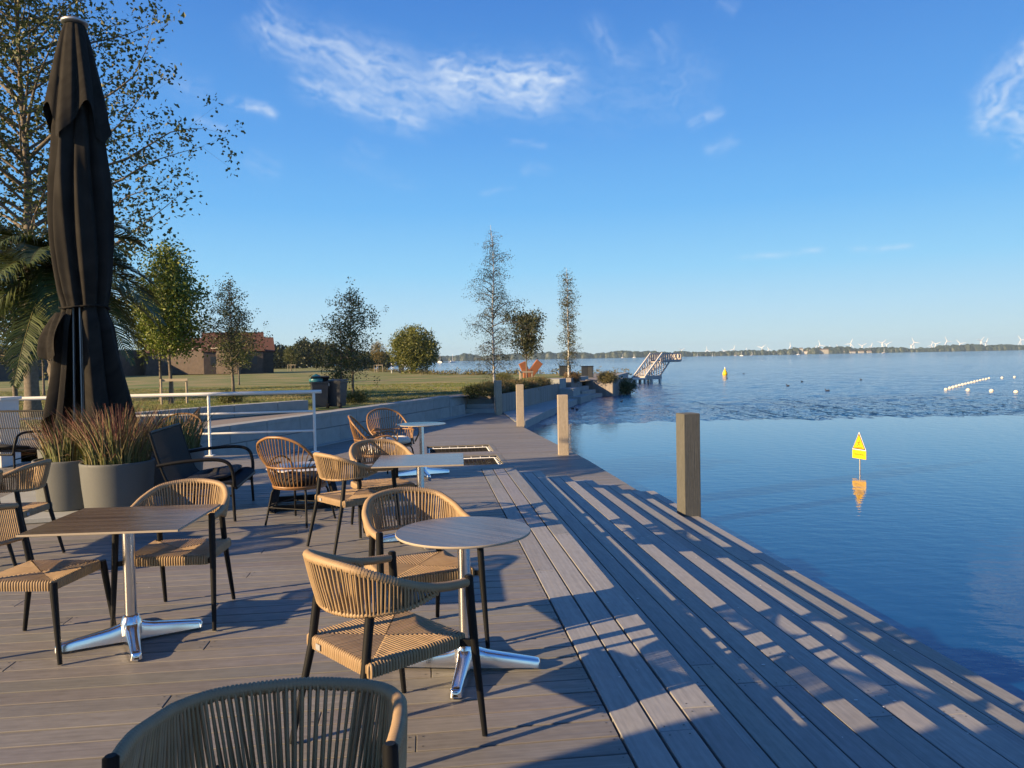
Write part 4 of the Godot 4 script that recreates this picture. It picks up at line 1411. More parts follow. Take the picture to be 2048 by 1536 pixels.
func parasol(label: String, at: Vector3, turn: float, sd: float) -> Node3D:
	var t := thing("closed_parasol", label, "parasol", at, turn, "closed black parasols")
	var mb := MB.new()
	mb.bx(Vector3(0.0, 0.03, 0.0), Vector3(2.3, 0.06, 2.3), 0.01)
	obj("base_slab", mb, M.slab, t)
	mb = MB.new()
	mb.lathe([[0.10, 0.06], [0.10, 0.09], [0.05, 0.12], [0.045, 0.14]], 20)
	mb.seg(Vector3(0, 0.1, 0), Vector3(0, 5.70, 0), 0.045, 0.045, 16)
	obj("pole", mb, M.galv, t)
	mb = MB.new()
	mb.bx(Vector3(0.06, 1.28, 0.07), Vector3(0.10, 0.22, 0.09), 0.008)
	mb.bx(Vector3(0.06, 1.55, 0.06), Vector3(0.035, 1.0, 0.035), 0.004)
	mb.seg(Vector3(0.06, 1.28, 0.11), Vector3(0.06, 1.28, 0.19), 0.012, 0.012, 8)
	obj("crank_box", mb, M.white_paint, t)
	mb = MB.new()
	mb.lathe([[0.0, 5.80], [0.08, 5.795], [0.145, 5.775], [0.15, 5.755], [0.14, 5.735], [0.05, 5.72]], 28)
	obj("top_cap", mb, M.galv, t)
	mb = MB.new()
	for k in 8:
		var an := k * TAU / 8 + 0.2
		mb.seg(Vector3(cos(an) * 0.06, 5.6, sin(an) * 0.06), Vector3(cos(an) * 0.17, 1.0, sin(an) * 0.17), 0.014, 0.014, 6)
	obj("ribs", mb, M.galv, t)
	# main canopy, gathered at the tie
	var prof := [[5.55, 0.14, 0.2], [5.1, 0.20, 0.3], [4.7, 0.27, 0.36], [4.5, 0.315, 0.38], [4.25, 0.34, 0.38], [3.9, 0.375, 0.36], [3.5, 0.39, 0.34], [3.1, 0.385, 0.34], [2.8, 0.36, 0.36], [2.55, 0.32, 0.38], [2.42, 0.285, 0.36], [2.36, 0.275, 0.34]]
	var cols := 160
	var rows := []
	for r in prof.size() * 4 - 3:
		var k := mini(r / 4, prof.size() - 2)
		var f := (r - k * 4) / 4.0
		var hh: float = lerpf(prof[k][0], prof[k + 1][0], f)
		var rr: float = lerpf(prof[k][1], prof[k + 1][1], f)
		var dd: float = lerpf(prof[k][2], prof[k + 1][2], f)
		var line := PackedVector3Array()
		for q in cols + 1:
			var an := TAU * q / cols
			var x := cloth_r(an, hh, rr * 1.08, dd, sd)
			line.append(Vector3(cos(an) * x, hh, sin(an) * x))
		rows.append(line)
	mb = MB.new()
	mb.sheet(rows, true)
	obj("canopy", mb, M.canvas, t)
	# hanging skirt below the tie, open towards the front
	rows = []
	for r in 33:
		var f := r / 32.0
		var line := PackedVector3Array()
		for q in cols + 1:
			var an := 1.72 + lerpf(0.24, TAU - 0.24, float(q) / cols)
			var low: float = 0.86 + 0.26 * sin(an * 4.0 + sd) * sin(an * 1.0 + 2.0) + 0.10 * sin(an * 9.0)
			var hh := lerpf(2.38, low, f)
			var fl := smoothstep(0.0, 0.18, f)
			var base := lerpf(0.278, 0.335, fl) + 0.27 * pow(f, 1.25)
			var x := cloth_r(an, hh, base * 1.06, lerpf(0.33, 0.46, f), sd)
			line.append(Vector3(cos(an) * x, hh, sin(an) * x))
		rows.append(line)
	mb = MB.new()
	mb.sheet(rows)
	obj("skirt", mb, M.canvas, t)
	# loose corner folded out over the tie
	rows = []
	for r in 13:
		var f := r / 12.0
		var line := PackedVector3Array()
		for q in 25:
			var an := 2.72 + lerpf(-0.66, 0.66, q / 24.0)
			var x := 0.30 + 0.17 * sin(f * 1.7) + 0.025 * sin(q * 0.9 + f * 4.0) + 0.03 * f * cos(q * 0.5)
			line.append(Vector3(cos(an) * x, 2.30 - 0.50 * f - 0.07 * sin(q / 24.0 * PI * 2.0) * f, sin(an) * x))
		rows.append(line)
	mb = MB.new()
	mb.sheet(rows)
	obj("loose_corner", mb, M.canvas, t)
	# vent flap round the top
	rows = []
	for r in 17:
		var f := r / 16.0
		var line := PackedVector3Array()
		for q in cols + 1:
			var an := TAU * q / cols
			var low := 4.52 + 0.20 * cos(an * 4.0 + sd * 2.0) + 0.05 * sin(an * 8.0)
			var hh := lerpf(5.72, low, f)
			var x := cloth_r(an, hh, lerpf(0.135, 0.43, pow(f, 0.85)), lerpf(0.10, 0.30, f), sd + 0.35)
			line.append(Vector3(cos(an) * x, hh, sin(an) * x))
		rows.append(line)
	mb = MB.new()
	mb.sheet(rows, true)
	obj("vent_flap", mb, M.canvas, t)
	mb = MB.new()
	var loop := PackedVector3Array()
	for q in 65:
		var an := TAU * q / 64
		var x := cloth_r(an, 2.37, 0.30, 0.12, sd) + 0.006
		loop.append(Vector3(cos(an) * x, 2.37 + 0.012 * sin(an * 2.0), sin(an) * x))
	mb.tube(loop, 0.022, 6, false, 0.45)
	obj("tie_strap", mb, M.canvas, t)
	return t

func grass_clump(label: String, at: Vector3, n: int, spread: float, tall: float, red: float, group: String) -> void:
	var mb := MB.new()
	for k in n:
		var an := rf(0, TAU)
		var r0 := sqrt(rng.randf()) * spread * 0.62
		var p := Vector3(cos(an) * r0, 0, sin(an) * r0)
		var lean := Vector3(cos(an + rf(-0.7, 0.7)), 0, sin(an + rf(-0.7, 0.7))) * (r0 / spread * 0.8 + rf(0, 0.35))
		var h := tall * rf(0.55, 1.08)
		var droop := 0.0
		if rng.randf() < 0.10:
			lean *= 2.2; droop = 0.9; h *= 0.8
		var side := Vector3(-sin(an), 0, cos(an)).rotated(Vector3.UP, rf(-1, 1)) * rf(0.0045, 0.0085)
		var change := rf(0.35, 0.9) if rng.randf() < red else 2.0
		var green := Color(0.085, 0.105, 0.02) * rf(0.5, 1.3)
		if rng.randf() < 0.3: green = Color(0.19, 0.155, 0.05) * rf(0.6, 1.2)
		var tipc := Color(0.10, 0.026, 0.018) * rf(0.5, 1.7)
		if rng.randf() < 0.25: tipc = Color(0.25, 0.16, 0.09) * rf(0.7, 1.1)
		var last := []
		for s in 5:
			var f := s / 4.0
			var q := p + lean * h * f * f * 0.75 + Vector3.UP * h * (f - droop * f * f * 0.75)
			mb.col = tipc if f > change else green
			var w := side * (1.0 - f * 0.86)
			var nn := side.cross(Vector3.UP).normalized()
			var e := [mb.add(q - w, nn, Vector2.ZERO), mb.add(q + w, nn, Vector2.ONE)]
			if s > 0: mb.quad(last[0], last[1], e[1], e[0])
			last = e
	var o := obj("ornamental_grass", mb, M.blade)
	o.position = at
	tag(o, label, "grass plant", group)

func build_parasols() -> void:
	parasol("tall closed black parasol among four grey planters", P(-5.13, 0, 9.2), 0.25, 0.9)
	var spots := [[-4.36, 8.34, "tall grey round planter in full view with red tipped grass"], [-5.07, 8.66, "tall grey round planter close to the parasol's hanging cloth"], [-4.30, 9.55, "tall grey round planter behind the black lounge seat"], [-5.75, 9.85, "tall grey round planter on the shaded side of the parasol pole"]]
	var gl := ["thick red tipped grass in the planter nearest the lounge seat", "thin red tipped grass beside the parasol's hanging cloth", "dark green grass spilling from the planter behind the lounge seat", "grass in the planter behind the parasol pole"]
	for k in 4:
		var t := thing("round_planter", spots[k][2], "planter", P(spots[k][0], 0.06, spots[k][1]), rf(0, 6), "tall grey round planters round the parasol")
		var mb := MB.new()
		mb.lathe([[0.0, 0.0], [0.315, 0.0], [0.328, 0.012], [0.355, 0.28], [0.372, 0.52], [0.374, 0.545], [0.368, 0.556], [0.352, 0.556], [0.343, 0.545], [0.340, 0.45]], 64)
		obj("pot", mb, M.pot, t)
		mb = MB.new()
		mb.lathe([[0.0, 0.505], [0.346, 0.50]], 32)
		obj("soil", mb, M.soil, t)
		grass_clump(gl[k], P(spots[k][0], 0.555, spots[k][1]), [820, 420, 620, 300][k], [0.52, 0.42, 0.52, 0.45][k], [0.66, 0.56, 0.55, 0.5][k], [0.85, 0.9, 0.15, 0.5][k], "ornamental grasses in the round planters")
	# added out of view, placed so its shade falls on the low armchair
	parasol("closed black parasol added out of view to shade the low armchair", P(-4.28, 0, 0.36), 1.0, 2.2)

# ---------------------------------------------------------------- small things
func build_small_things() -> void:
	# wheeled bins
	var at := gp(640, 817, 0.11)
	for k in 2:
		var t := thing("wheeled_bin", ["dark wheeled bin bulging with a blue bag beside the low block wall", "dark wheeled bin with a closed lid and a white sticker"][k], "bin", [at, at + Vector3(0.52, 0, -0.25)][k] , [0.35, -0.2][k], "wheeled bins by the lawn")
		var mb := MB.new()
		var rows := []
		for q in [[0.05, 0.21, 0.23], [0.5, 0.245, 0.265], [0.86, 0.27, 0.30], [0.87, 0.29, 0.32], [0.91, 0.29, 0.32]]:
			var line := PackedVector3Array()
			for e in [[-1, -1], [1, -1], [1, 1], [-1, 1], [-1, -1]]: line.append(Vector3(e[0] * q[1], q[0], e[1] * q[2]))
			rows.append(line)
		for r in rows.size() - 1:
			for e in 4: mb.flat4(rows[r][e], rows[r][e + 1], rows[r + 1][e + 1], rows[r + 1][e], rows[r][e] + rows[r][e + 1] - Vector3(0, rows[r][e].y * 2, 0), [Vector2.ZERO, Vector2.ZERO, Vector2.ZERO, Vector2.ZERO])
		mb.flat4(rows[4][0], rows[4][1], rows[4][2], rows[4][3], Vector3.UP, [Vector2.ZERO, Vector2.ZERO, Vector2.ZERO, Vector2.ZERO])
		obj("body", mb, M.bin, t)
		mb = MB.new()
		mb.box(Transform3D(Basis(Vector3.RIGHT, (-0.35 if k == 0 else 0.05)), Vector3(0, 0.97 if k == 0 else 0.935, 0)), Vector3(0.60, 0.045, 0.66), 0.015)
		obj("lid", mb, M.bin, t)
		for sx in [-1.0, 1.0]:
			mb = MB.new()
			mb.seg(Vector3(sx * 0.20, 0.09, 0.24), Vector3(sx * 0.26, 0.09, 0.24), 0.09, 0.09, 16)
			obj("wheel", mb, M.black_metal, t)
		mb = MB.new()
		if k == 0:
			mb.lathe([[0.0, 1.16], [0.10, 1.12], [0.20, 1.04], [0.24, 0.96], [0.22, 0.90]], 14, Vector3(-0.1, 0, 0.05))
			for j in mb.v.size(): mb.v[j] += Vector3(rf(-0.02, 0.02), rf(-0.02, 0.02), rf(-0.02, 0.02))
			obj("rubbish_bag", mb, M.bag, t)
		else:
			mb.bx(Vector3(-0.16, 0.80, 0.315), Vector3(0.10, 0.10, 0.004))
			obj("sticker", mb, M.white_paint, t)
	# warning sign in the water
	var sp := gp(1720, 939, WL)
	var t := thing("warning_sign", "yellow triangular no diving sign on a pole in the water", "sign", sp, deg_to_rad(-72))
	var mb := MB.new()
	mb.seg(Vector3(0, -0.8, 0), Vector3(0, 0.80, 0), 0.017, 0.017, 12)
	obj("pole", mb, M.galv, t)
	var yb := 0.44
	for q in [[0.205, 0.0, M.white_paint, "border", 0.0], [0.188, 0.004, M.ink, "black_triangle", 0.014], [0.160, 0.008, M.yellow, "yellow_triangle", 0.036]]:
		mb = MB.new()
		var hw: float = q[0]
		var b: float = yb + q[4]
		var ap: float = yb + 0.40 - q[4] * 1.9
		var z: float = 0.022 + q[1]
		mb.flat3(Vector3(-hw, b, z), Vector3(hw, b, z), Vector3(0, ap, z), Vector3.BACK)
		mb.flat3(Vector3(-hw, b, z - 0.003), Vector3(hw, b, z - 0.003), Vector3(0, ap, z - 0.003), Vector3.FORWARD)
		for e in [[Vector3(-hw, b, z), Vector3(hw, b, z)], [Vector3(hw, b, z), Vector3(0, ap, z)], [Vector3(0, ap, z), Vector3(-hw, b, z)]]:
			mb.flat4(e[0], e[1], e[1] - Vector3(0, 0, 0.003), e[0] - Vector3(0, 0, 0.003), (e[0] + e[1]) * 0.5 - Vector3(0, b + 0.1, z), [Vector2.ZERO, Vector2.ZERO, Vector2.ZERO, Vector2.ZERO])
		obj(q[3], mb, q[2], t)
	mb = MB.new()                       # the diving figure
	var z2 := 0.033
	for e in [[Vector3(0.02, 0.66, z2), Vector3(0.0, 0.58, z2), 0.012], [Vector3(0.0, 0.58, z2), Vector3(-0.045, 0.52, z2), 0.010], [Vector3(0.0, 0.58, z2), Vector3(0.04, 0.53, z2), 0.010], [Vector3(-0.06, 0.605, z2), Vector3(0.07, 0.60, z2), 0.009], [Vector3(-0.11, 0.495, z2), Vector3(0.11, 0.495, z2), 0.010]]: mb.bar(e[0], e[1], 0.002, e[2], 0.0, Vector3.BACK.cross((e[1] - e[0]).normalized()))
	obj("figure", mb, M.ink, t)
	mb = MB.new()
	mb.bx(Vector3(0, 0.335, 0.022), Vector3(0.41, 0.185, 0.006), 0.002)
	var pl := obj("text_plate", mb, M.yellow, t)
	var tm := TextMesh.new()
	tm.text = "ONDIEP WATER"; tm.font_size = 16; tm.pixel_size = 0.0026; tm.depth = 0.002
	var sf := SystemFont.new()
	sf.font_names = PackedStringArray(["Droid Sans"])
	tm.font = sf
	var tx := obj("lettering", tm, M.ink, pl)
	tx.position = Vector3(0, 0.335, 0.0265)
	# swimmers' line and buoys
	var b0 := MB.new()
	b0.lathe([[0.0, 0.20], [0.10, 0.18], [0.17, 0.10], [0.19, 0.02], [0.16, -0.08], [0.06, -0.14], [0.0, -0.15]], 16)
	var bm := b0.mesh()
	for k in 15:
		var f := k / 14.0
		var px := lerpf(1892.0, 1978.0, pow(f, 0.92))
		var py := lerpf(779.5, 757.0, pow(f, 0.80))
		var o := obj("line_buoy", bm, M.buoy)
		o.position = gp(px, py, WL)
		o.scale = Vector3.ONE * (0.62 if f < 0.4 else 0.56)
		tag(o, "pale round float in the straight line of floats", "buoy", "floats of the swimming line")
	var lone := [[2004, 756, "small"], [2029, 754.5, "small"], [1936, 781, "large"], [1983, 782.5, "large"], [2032, 785, "large"]]
	for q in lone:
		var o := obj("marker_buoy", bm, M.buoy)
		o.position = gp(q[0], q[1], WL)
		o.scale = Vector3.ONE * (0.62 if q[2] == "small" else 0.72)
		tag(o, "pale round buoy floating alone beside the line of floats", "buoy", "single buoys by the swimming line")
	t = thing("yellow_buoy", "yellow cone buoy far out on the lake", "buoy", gp(1450, 750, WL))
	mb = MB.new()
	mb.lathe([[0.0, 0.9], [0.06, 0.88], [0.10, 0.7], [0.30, 0.30], [0.32, 0.12], [0.26, -0.1], [0.0, -0.15]], 16)
	obj("float", mb, M.yellow, t)
	mb = MB.new()
	mb.seg(Vector3(0, 0.85, 0), Vector3(0, 1.05, 0), 0.07, 0.05, 10)
	obj("lantern", mb, M.white_paint, t)
	# water birds
	for q in [[1243, 804, 1.0], [1145, 818, 1.0], [1154, 820, 1.0], [1487, 748, 1.2], [1454, 757, 1.2], [1576, 772, 1.2], [1604, 764, 1.2], [1655, 782, 1.2], [1722, 760, 1.2]]:
		t = thing("water_bird", "small dark bird swimming on the lake", "bird", gp(q[0], q[1], WL), rf(0, 6), "dark birds swimming on the lake")
		t.scale = Vector3.ONE * q[2] * 0.62
		mb = MB.new()
		var rows := []
		for r in 11:
			var f := r / 10.0
			var line := PackedVector3Array()
			var rad := 0.085 * pow(sin(clampf(f * 0.94 + 0.05, 0, 1) * PI), 0.6)
			for k in 13: line.append(Vector3(-0.19 + f * 0.38, 0.04 + 0.05 * pow(1.0 - f, 3) + sin(TAU * k / 12) * rad * 0.8, cos(TAU * k / 12) * rad))
			rows.append(line)
		mb.sheet(rows, true)
		mb.tube(PackedVector3Array([Vector3(0.13, 0.07, 0), Vector3(0.17, 0.15, 0), Vector3(0.18, 0.20, 0), Vector3(0.21, 0.215, 0), Vector3(0.25, 0.205, 0)]), [0.035, 0.027, 0.034, 0.028, 0.008], 10)
		obj("body", mb, M.feather, t)
	# rusty sculpture on the lawn
	var sc := dp(1062, 745, 62.0)
	t = thing("steel_sculpture", "rust brown steel sculpture shaped like two leaning wedges on the lawn", "sculpture", Vector3(sc.x, 0.1, sc.z), 0.2)
	for q in [[Vector3(-0.75, 1.25, 0), Vector3(-0.2, 0.0, 0), 0.55, 0.35], [Vector3(0.75, 1.3, 0), Vector3(-0.3, 0.0, 0), 0.6, 0.3]]:
		mb = MB.new()
		mb.bar(q[1], q[0], q[3], q[2], 0.02)
		obj("wedge", mb, M.rust, t)
	mb = MB.new()
	mb.bx(Vector3(-0.35, 0.35, 0), Vector3(0.6, 0.7, 0.4), 0.02)
	obj("foot", mb, M.rust, t)
	# dark bins at the quay path
	for q in [[1125, 752, 0.55, "pair of dark litter boxes by the slim birch"], [1136, 752, 0.5, "dark litter box right behind the slim birch"], [1171, 755, 0.62, "broad dark bin at the head of the quay path"], [1182, 755, 0.34, "narrow dark bin at the head of the quay path"], [803, 746, 0.7, "dark litter bin beside the round green shrub"]]:
		var p := gp(q[0], q[1], 0.1)
		t = thing("litter_bin", q[3], "bin", Vector3(p.x, 0.1, p.z), rf(-0.3, 0.3), "dark litter bins on the lawn")
		mb = MB.new()
		mb.bx(Vector3(0, 0.42, 0), Vector3(q[2], 0.84, 0.5), 0.02)
		obj("body", mb, M.bin, t)
		mb = MB.new()
		mb.bx(Vector3(0, 0.88, 0), Vector3(q[2] + 0.06, 0.07, 0.56), 0.02)
		obj("lid", mb, M.black_metal, t)
	# bench beyond
	var pb := gp(794, 746, 0.1)
	t = thing("park_bench", "pale bench on the lawn beside the round green shrub", "bench", Vector3(pb.x, 0.1, pb.z), 0.4)
	for k in 3:
		mb = MB.new()
		mb.bx(Vector3(0, 0.45, -0.2 + k * 0.18), Vector3(1.8, 0.05, 0.15))
		obj("slat", mb, M.post, t)
	for sx in [-0.7, 0.7]:
		mb = MB.new()
		mb.bx(Vector3(sx, 0.21, 0), Vector3(0.1, 0.43, 0.45))
		obj("leg", mb, M.concrete, t)
	# brick fort on the left
	t = thing("brick_fort_wall", "long old brick wall at the back of the lawn", "wall")
	var fw := [Vector2(-75, 82), Vector2(-66, 94), Vector2(-62, 128), Vector2(-43, 120)]
	for k in 3:
		mb = MB.new()
		var a: Vector2 = fw[k]
		var b: Vector2 = fw[k + 1]
		mb.bar(P(a.x, 2.1, a.y), P(b.x, 2.1, b.y), 0.8, 4.2 if k < 2 else 3.8)
		obj("wall", mb, M.brick, t)
		mb = MB.new()
		mb.bar(P(a.x, 4.3, a.y), P(b.x, 4.3, b.y), 1.0, 0.18)
		obj("coping", mb, M.stone, t)
	for q in [[-52.0, 132.0, 20.0, 9.0, 3.8, 6.2, "brick fort building with a long red tiled roof behind the trees"], [-46.0, 126.0, 9.0, 8.0, 3.8, 6.8, "brick fort building with a steep red roof beside the brick wall"]]:
		t = thing("fort_building", q[6], "building", P(q[0], 0, q[1]), 0.35)
		var hx: float = q[2] * 0.5
		var hz: float = q[3] * 0.5
		mb = MB.new()
		mb.bx(Vector3(0, q[4] * 0.5, 0), Vector3(q[2], q[4], q[3]))
		for sx in [-1.0, 1.0]: mb.flat3(Vector3(sx * hx, q[4], -hz), Vector3(sx * hx, q[4], hz), Vector3(sx * hx, q[5] - 0.1, 0), Vector3(sx, 0, 0))
		obj("wall", mb, M.brick, t)
		mb = MB.new()
		for sz in [-1.0, 1.0]: mb.bar(Vector3(-hx - 0.3, (q[4] + q[5]) * 0.5, sz * hz * 0.5), Vector3(hx + 0.3, (q[4] + q[5]) * 0.5, sz * hz * 0.5), sqrt(hz * hz + pow(q[5] - q[4], 2)) + 0.3, 0.2, 0.0, Vector3(0, hz, sz * (q[5] - q[4])).normalized())
		obj("roof", mb, M.roof, t)
		for k in 3:
			mb = MB.new()
			mb.bx(Vector3(-hx + q[2] * (k + 0.5) / 3.0, 2.3, hz + 0.02), Vector3(1.0, 1.3, 0.1))
			obj("window", mb, M.bin, t)

# ---------------------------------------------------------------- plants
func leaf_clump(n: int, r: float, size: float, aspect: float, hang: float, sd: int) -> ArrayMesh:
	var g := RandomNumberGenerator.new()
	g.seed = sd
	var mb := MB.new()
	for k in n:
		var p := Vector3(g.randfn(), g.randfn(), g.randfn()) * r * 0.55
		var ax := (Vector3(g.randfn(), g.randfn() * 0.6 - hang, g.randfn()) + p / r * 0.6).normalized()
		var sd2 := ax.cross(Vector3(g.randfn(), g.randfn() + 1.0, g.randfn())).normalized()
		var nn := sd2.cross(ax).normalized()
		var l := size * g.randf_range(0.7, 1.2)
		var w := l * aspect * 0.5
		var tip := p + ax * l - nn * l * 0.12
		var m := p + ax * l * 0.45
		mb.flat3(p, m + sd2 * w + nn * w * 0.35, tip, nn)
		mb.flat3(p, tip, m - sd2 * w + nn * w * 0.35, nn)
	return mb.mesh()

func copies(called: String, mesh: Mesh, xf: Array, cols: Array, m, parent) -> MultiMeshInstance3D:
	var mm := MultiMesh.new()
	mm.transform_format = MultiMesh.TRANSFORM_3D
	mm.use_colors = true
	mm.mesh = mesh
	mm.instance_count = xf.size()
	for k in xf.size():
		mm.set_instance_transform(k, xf[k])
		mm.set_instance_color(k, cols[k])
	var o := MultiMeshInstance3D.new()
	o.multimesh = mm
	o.material_override = m
	o.name = called
	if parent == null:
		o.name = numbered(called)
		add_child(o)
	else: parent.add_child(o, true)
	return o

# the same as one mesh: leaf clumps in ten tints, joined
func joined(called: String, mesh: Mesh, xf: Array, cols: Array, m, parent) -> void:
	var src := mesh.surface_get_arrays(0)
	var tints := []
	for k in 10:
		var a := src.duplicate()
		var c := PackedColorArray()
		c.resize(src[Mesh.ARRAY_VERTEX].size())
		c.fill(cols[(k * 37) % cols.size()])
		a[Mesh.ARRAY_COLOR] = c
		var am := ArrayMesh.new()
		am.add_surface_from_arrays(Mesh.PRIMITIVE_TRIANGLES, a)
		tints.append(am)
	var st := SurfaceTool.new()
	for k in xf.size(): st.append_from(tints[rng.randi() % 10], 0, xf[k])
	obj(called, st.commit(), m, parent)

func rot(s: float) -> Basis:
	return Basis(Vector3(rng.randfn(), rng.randfn(), rng.randfn()).normalized(), rf(0, TAU)).scaled(Vector3.ONE * s)

# o: h height, r0 trunk radius, cb crown base, rad crown radius, prof(t) outline, n branches, dens clumps per metre, leaf mesh, c0/c1 leaf colours, rise, droop
func tree(called: String, label: String, at: Vector3, o: Dictionary) -> Node3D:
	var t := thing(called, label, "tree", at, 0.0, o.get("group", ""))
	var h: float = o.h
	var pts := []
	for k in 7:
		var f := k / 6.0
		pts.append(Vector3(rf(-1, 1) * 0.02 * h * f * (1 - f * 0.5), h * f, rf(-1, 1) * 0.02 * h * f))
	var path := spline(pts, 3)
	var rad := []
	for k in path.size():
		var f := float(k) / (path.size() - 1)
		rad.append(lerpf(o.r0, 0.008, pow(f, 0.8)) * (1.25 if k == 0 else 1.0))
	var mb := MB.new()
	mb.tube(path, rad, 9, true)
	obj("trunk", mb, o.get("bark", M.bark), t)
	var lb := MB.new()
	var xf := []
	var cols := []
	var n: int = o.n
	var prof: Callable = o.prof
	var c0: Color = o.c0
	var c1: Color = o.c1
	for k in n:
		var f := (k + rf(0.1, 0.9)) / n
		var y := lerpf(o.cb, h * 0.97, f)
		var an := k * 2.399 + rf(-0.4, 0.4)
		var len: float = o.rad * prof.call(f) * rf(o.get("vary", 0.6), 1.15)
		if len < 0.05: len = 0.05
		var rise: float = o.rise * rf(0.6, 1.4)
		var droop: float = o.get("droop", 0.0)
		var b0 := along(path, y / h)
		var dir := Vector3(cos(an), 0, sin(an))
		var br := []
		for q in 5:
			var g := q / 4.0
			br.append(b0 + dir * len * g + Vector3.UP * len * (rise * g - droop * g * g) + Vector3(rf(-1, 1), rf(-1, 1), rf(-1, 1)) * len * 0.06 * g)
		var bp := spline(br, 2)
		var r1: float = minf(o.r0 * 0.42, 0.012 + len * 0.012)
		var rr := []
		for q in bp.size(): rr.append(lerpf(r1, 0.003, float(q) / (bp.size() - 1)))
		lb.tube(bp, rr, 5, false)
		var m := int(maxf(2.0, len * o.dens))
		for q in m:
			var g := lerpf(o.get("inner", 0.22), 1.0, pow((q + rf(0, 1)) / m, 0.8))
			var p := along(bp, g)
			var off: Vector3 = Vector3(rng.randfn(), rng.randfn() * 0.8, rng.randfn()) * (0.10 + len * o.get("bush", 0.13)) * minf(1.0, 0.4 + g)
			if droop > 0.3: off.y -= absf(rng.randfn()) * 0.2
			if off.length() > 0.15 and q % 2 == 0: lb.seg(p, p + off, 0.004, 0.002, 3, false)
			xf.append(Transform3D(rot(rf(0.75, 1.25)), p + off))
			var cc := c0.lerp(c1, rng.randf())
			cols.append(Color(cc.r, cc.g, cc.b))
	obj("branches", lb, M.bark, t)
	joined("crown", o.leaf, xf, cols, M.leaf, t)
	return t

func stakes(label: String, at: Vector3, w: float, h: float) -> void:
	var t := thing("tree_stake", label, "tree stake", at, rf(-0.2, 0.2), "wooden tree stakes on the lawn")
	for q in [Vector3(-w, 0, 0.1), Vector3(-w * 0.55, 0, -w), Vector3(w, 0, 0)]:
		var mb := MB.new()
		mb.seg(q - Vector3.UP * 0.2, q + Vector3.UP * h, 0.045, 0.04, 9)
		obj("stake", mb, M.post, t)
	var mb := MB.new()
	mb.bar(Vector3(-w * 1.15, h - 0.05, 0.06), Vector3(w * 1.15, h - 0.05, 0.06), 0.035, 0.10)
	obj("cross_bar", mb, M.post, t)

func shrub(called: String, label: String, at: Vector3, w: float, h: float, n: int, leaf, c0: Color, c1: Color, cat := "shrub", group := "") -> void:
	var t := thing(called, label, cat, at, 0.0, group)
	var mb := MB.new()
	for k in 9:
		var an := rf(0, TAU)
		mb.tube(PackedVector3Array([Vector3(cos(an) * 0.05, -0.05, sin(an) * 0.05), Vector3(cos(an) * w * 0.2, h * 0.45, sin(an) * w * 0.2), Vector3(cos(an) * w * 0.36, h * 0.8, sin(an) * w * 0.36)]), [0.012 + w * 0.01, 0.01 + w * 0.006, 0.003], 5, false)
	obj("stems", mb, M.bark, t)
	var xf := []
	var cols := []
	for k in n:
		var v := Vector3(rng.randfn(), rng.randfn(), rng.randfn()).normalized() * pow(rng.randf(), 0.4)
		var lump := 1.0 + 0.16 * sin(v.x * 7.0 + at.x) * cos(v.z * 6.0 + v.y * 5.0)
		xf.append(Transform3D(rot(rf(0.7, 1.3)), Vector3(v.x * w * 0.5 * lump, h * 0.54 + v.y * h * 0.5 * lump, v.z * w * 0.5 * lump)))
		var cc := c0.lerp(c1, rng.randf())
		cols.append(Color(cc.r, cc.g, cc.b))
	joined("foliage", leaf, xf, cols, M.leaf, t)

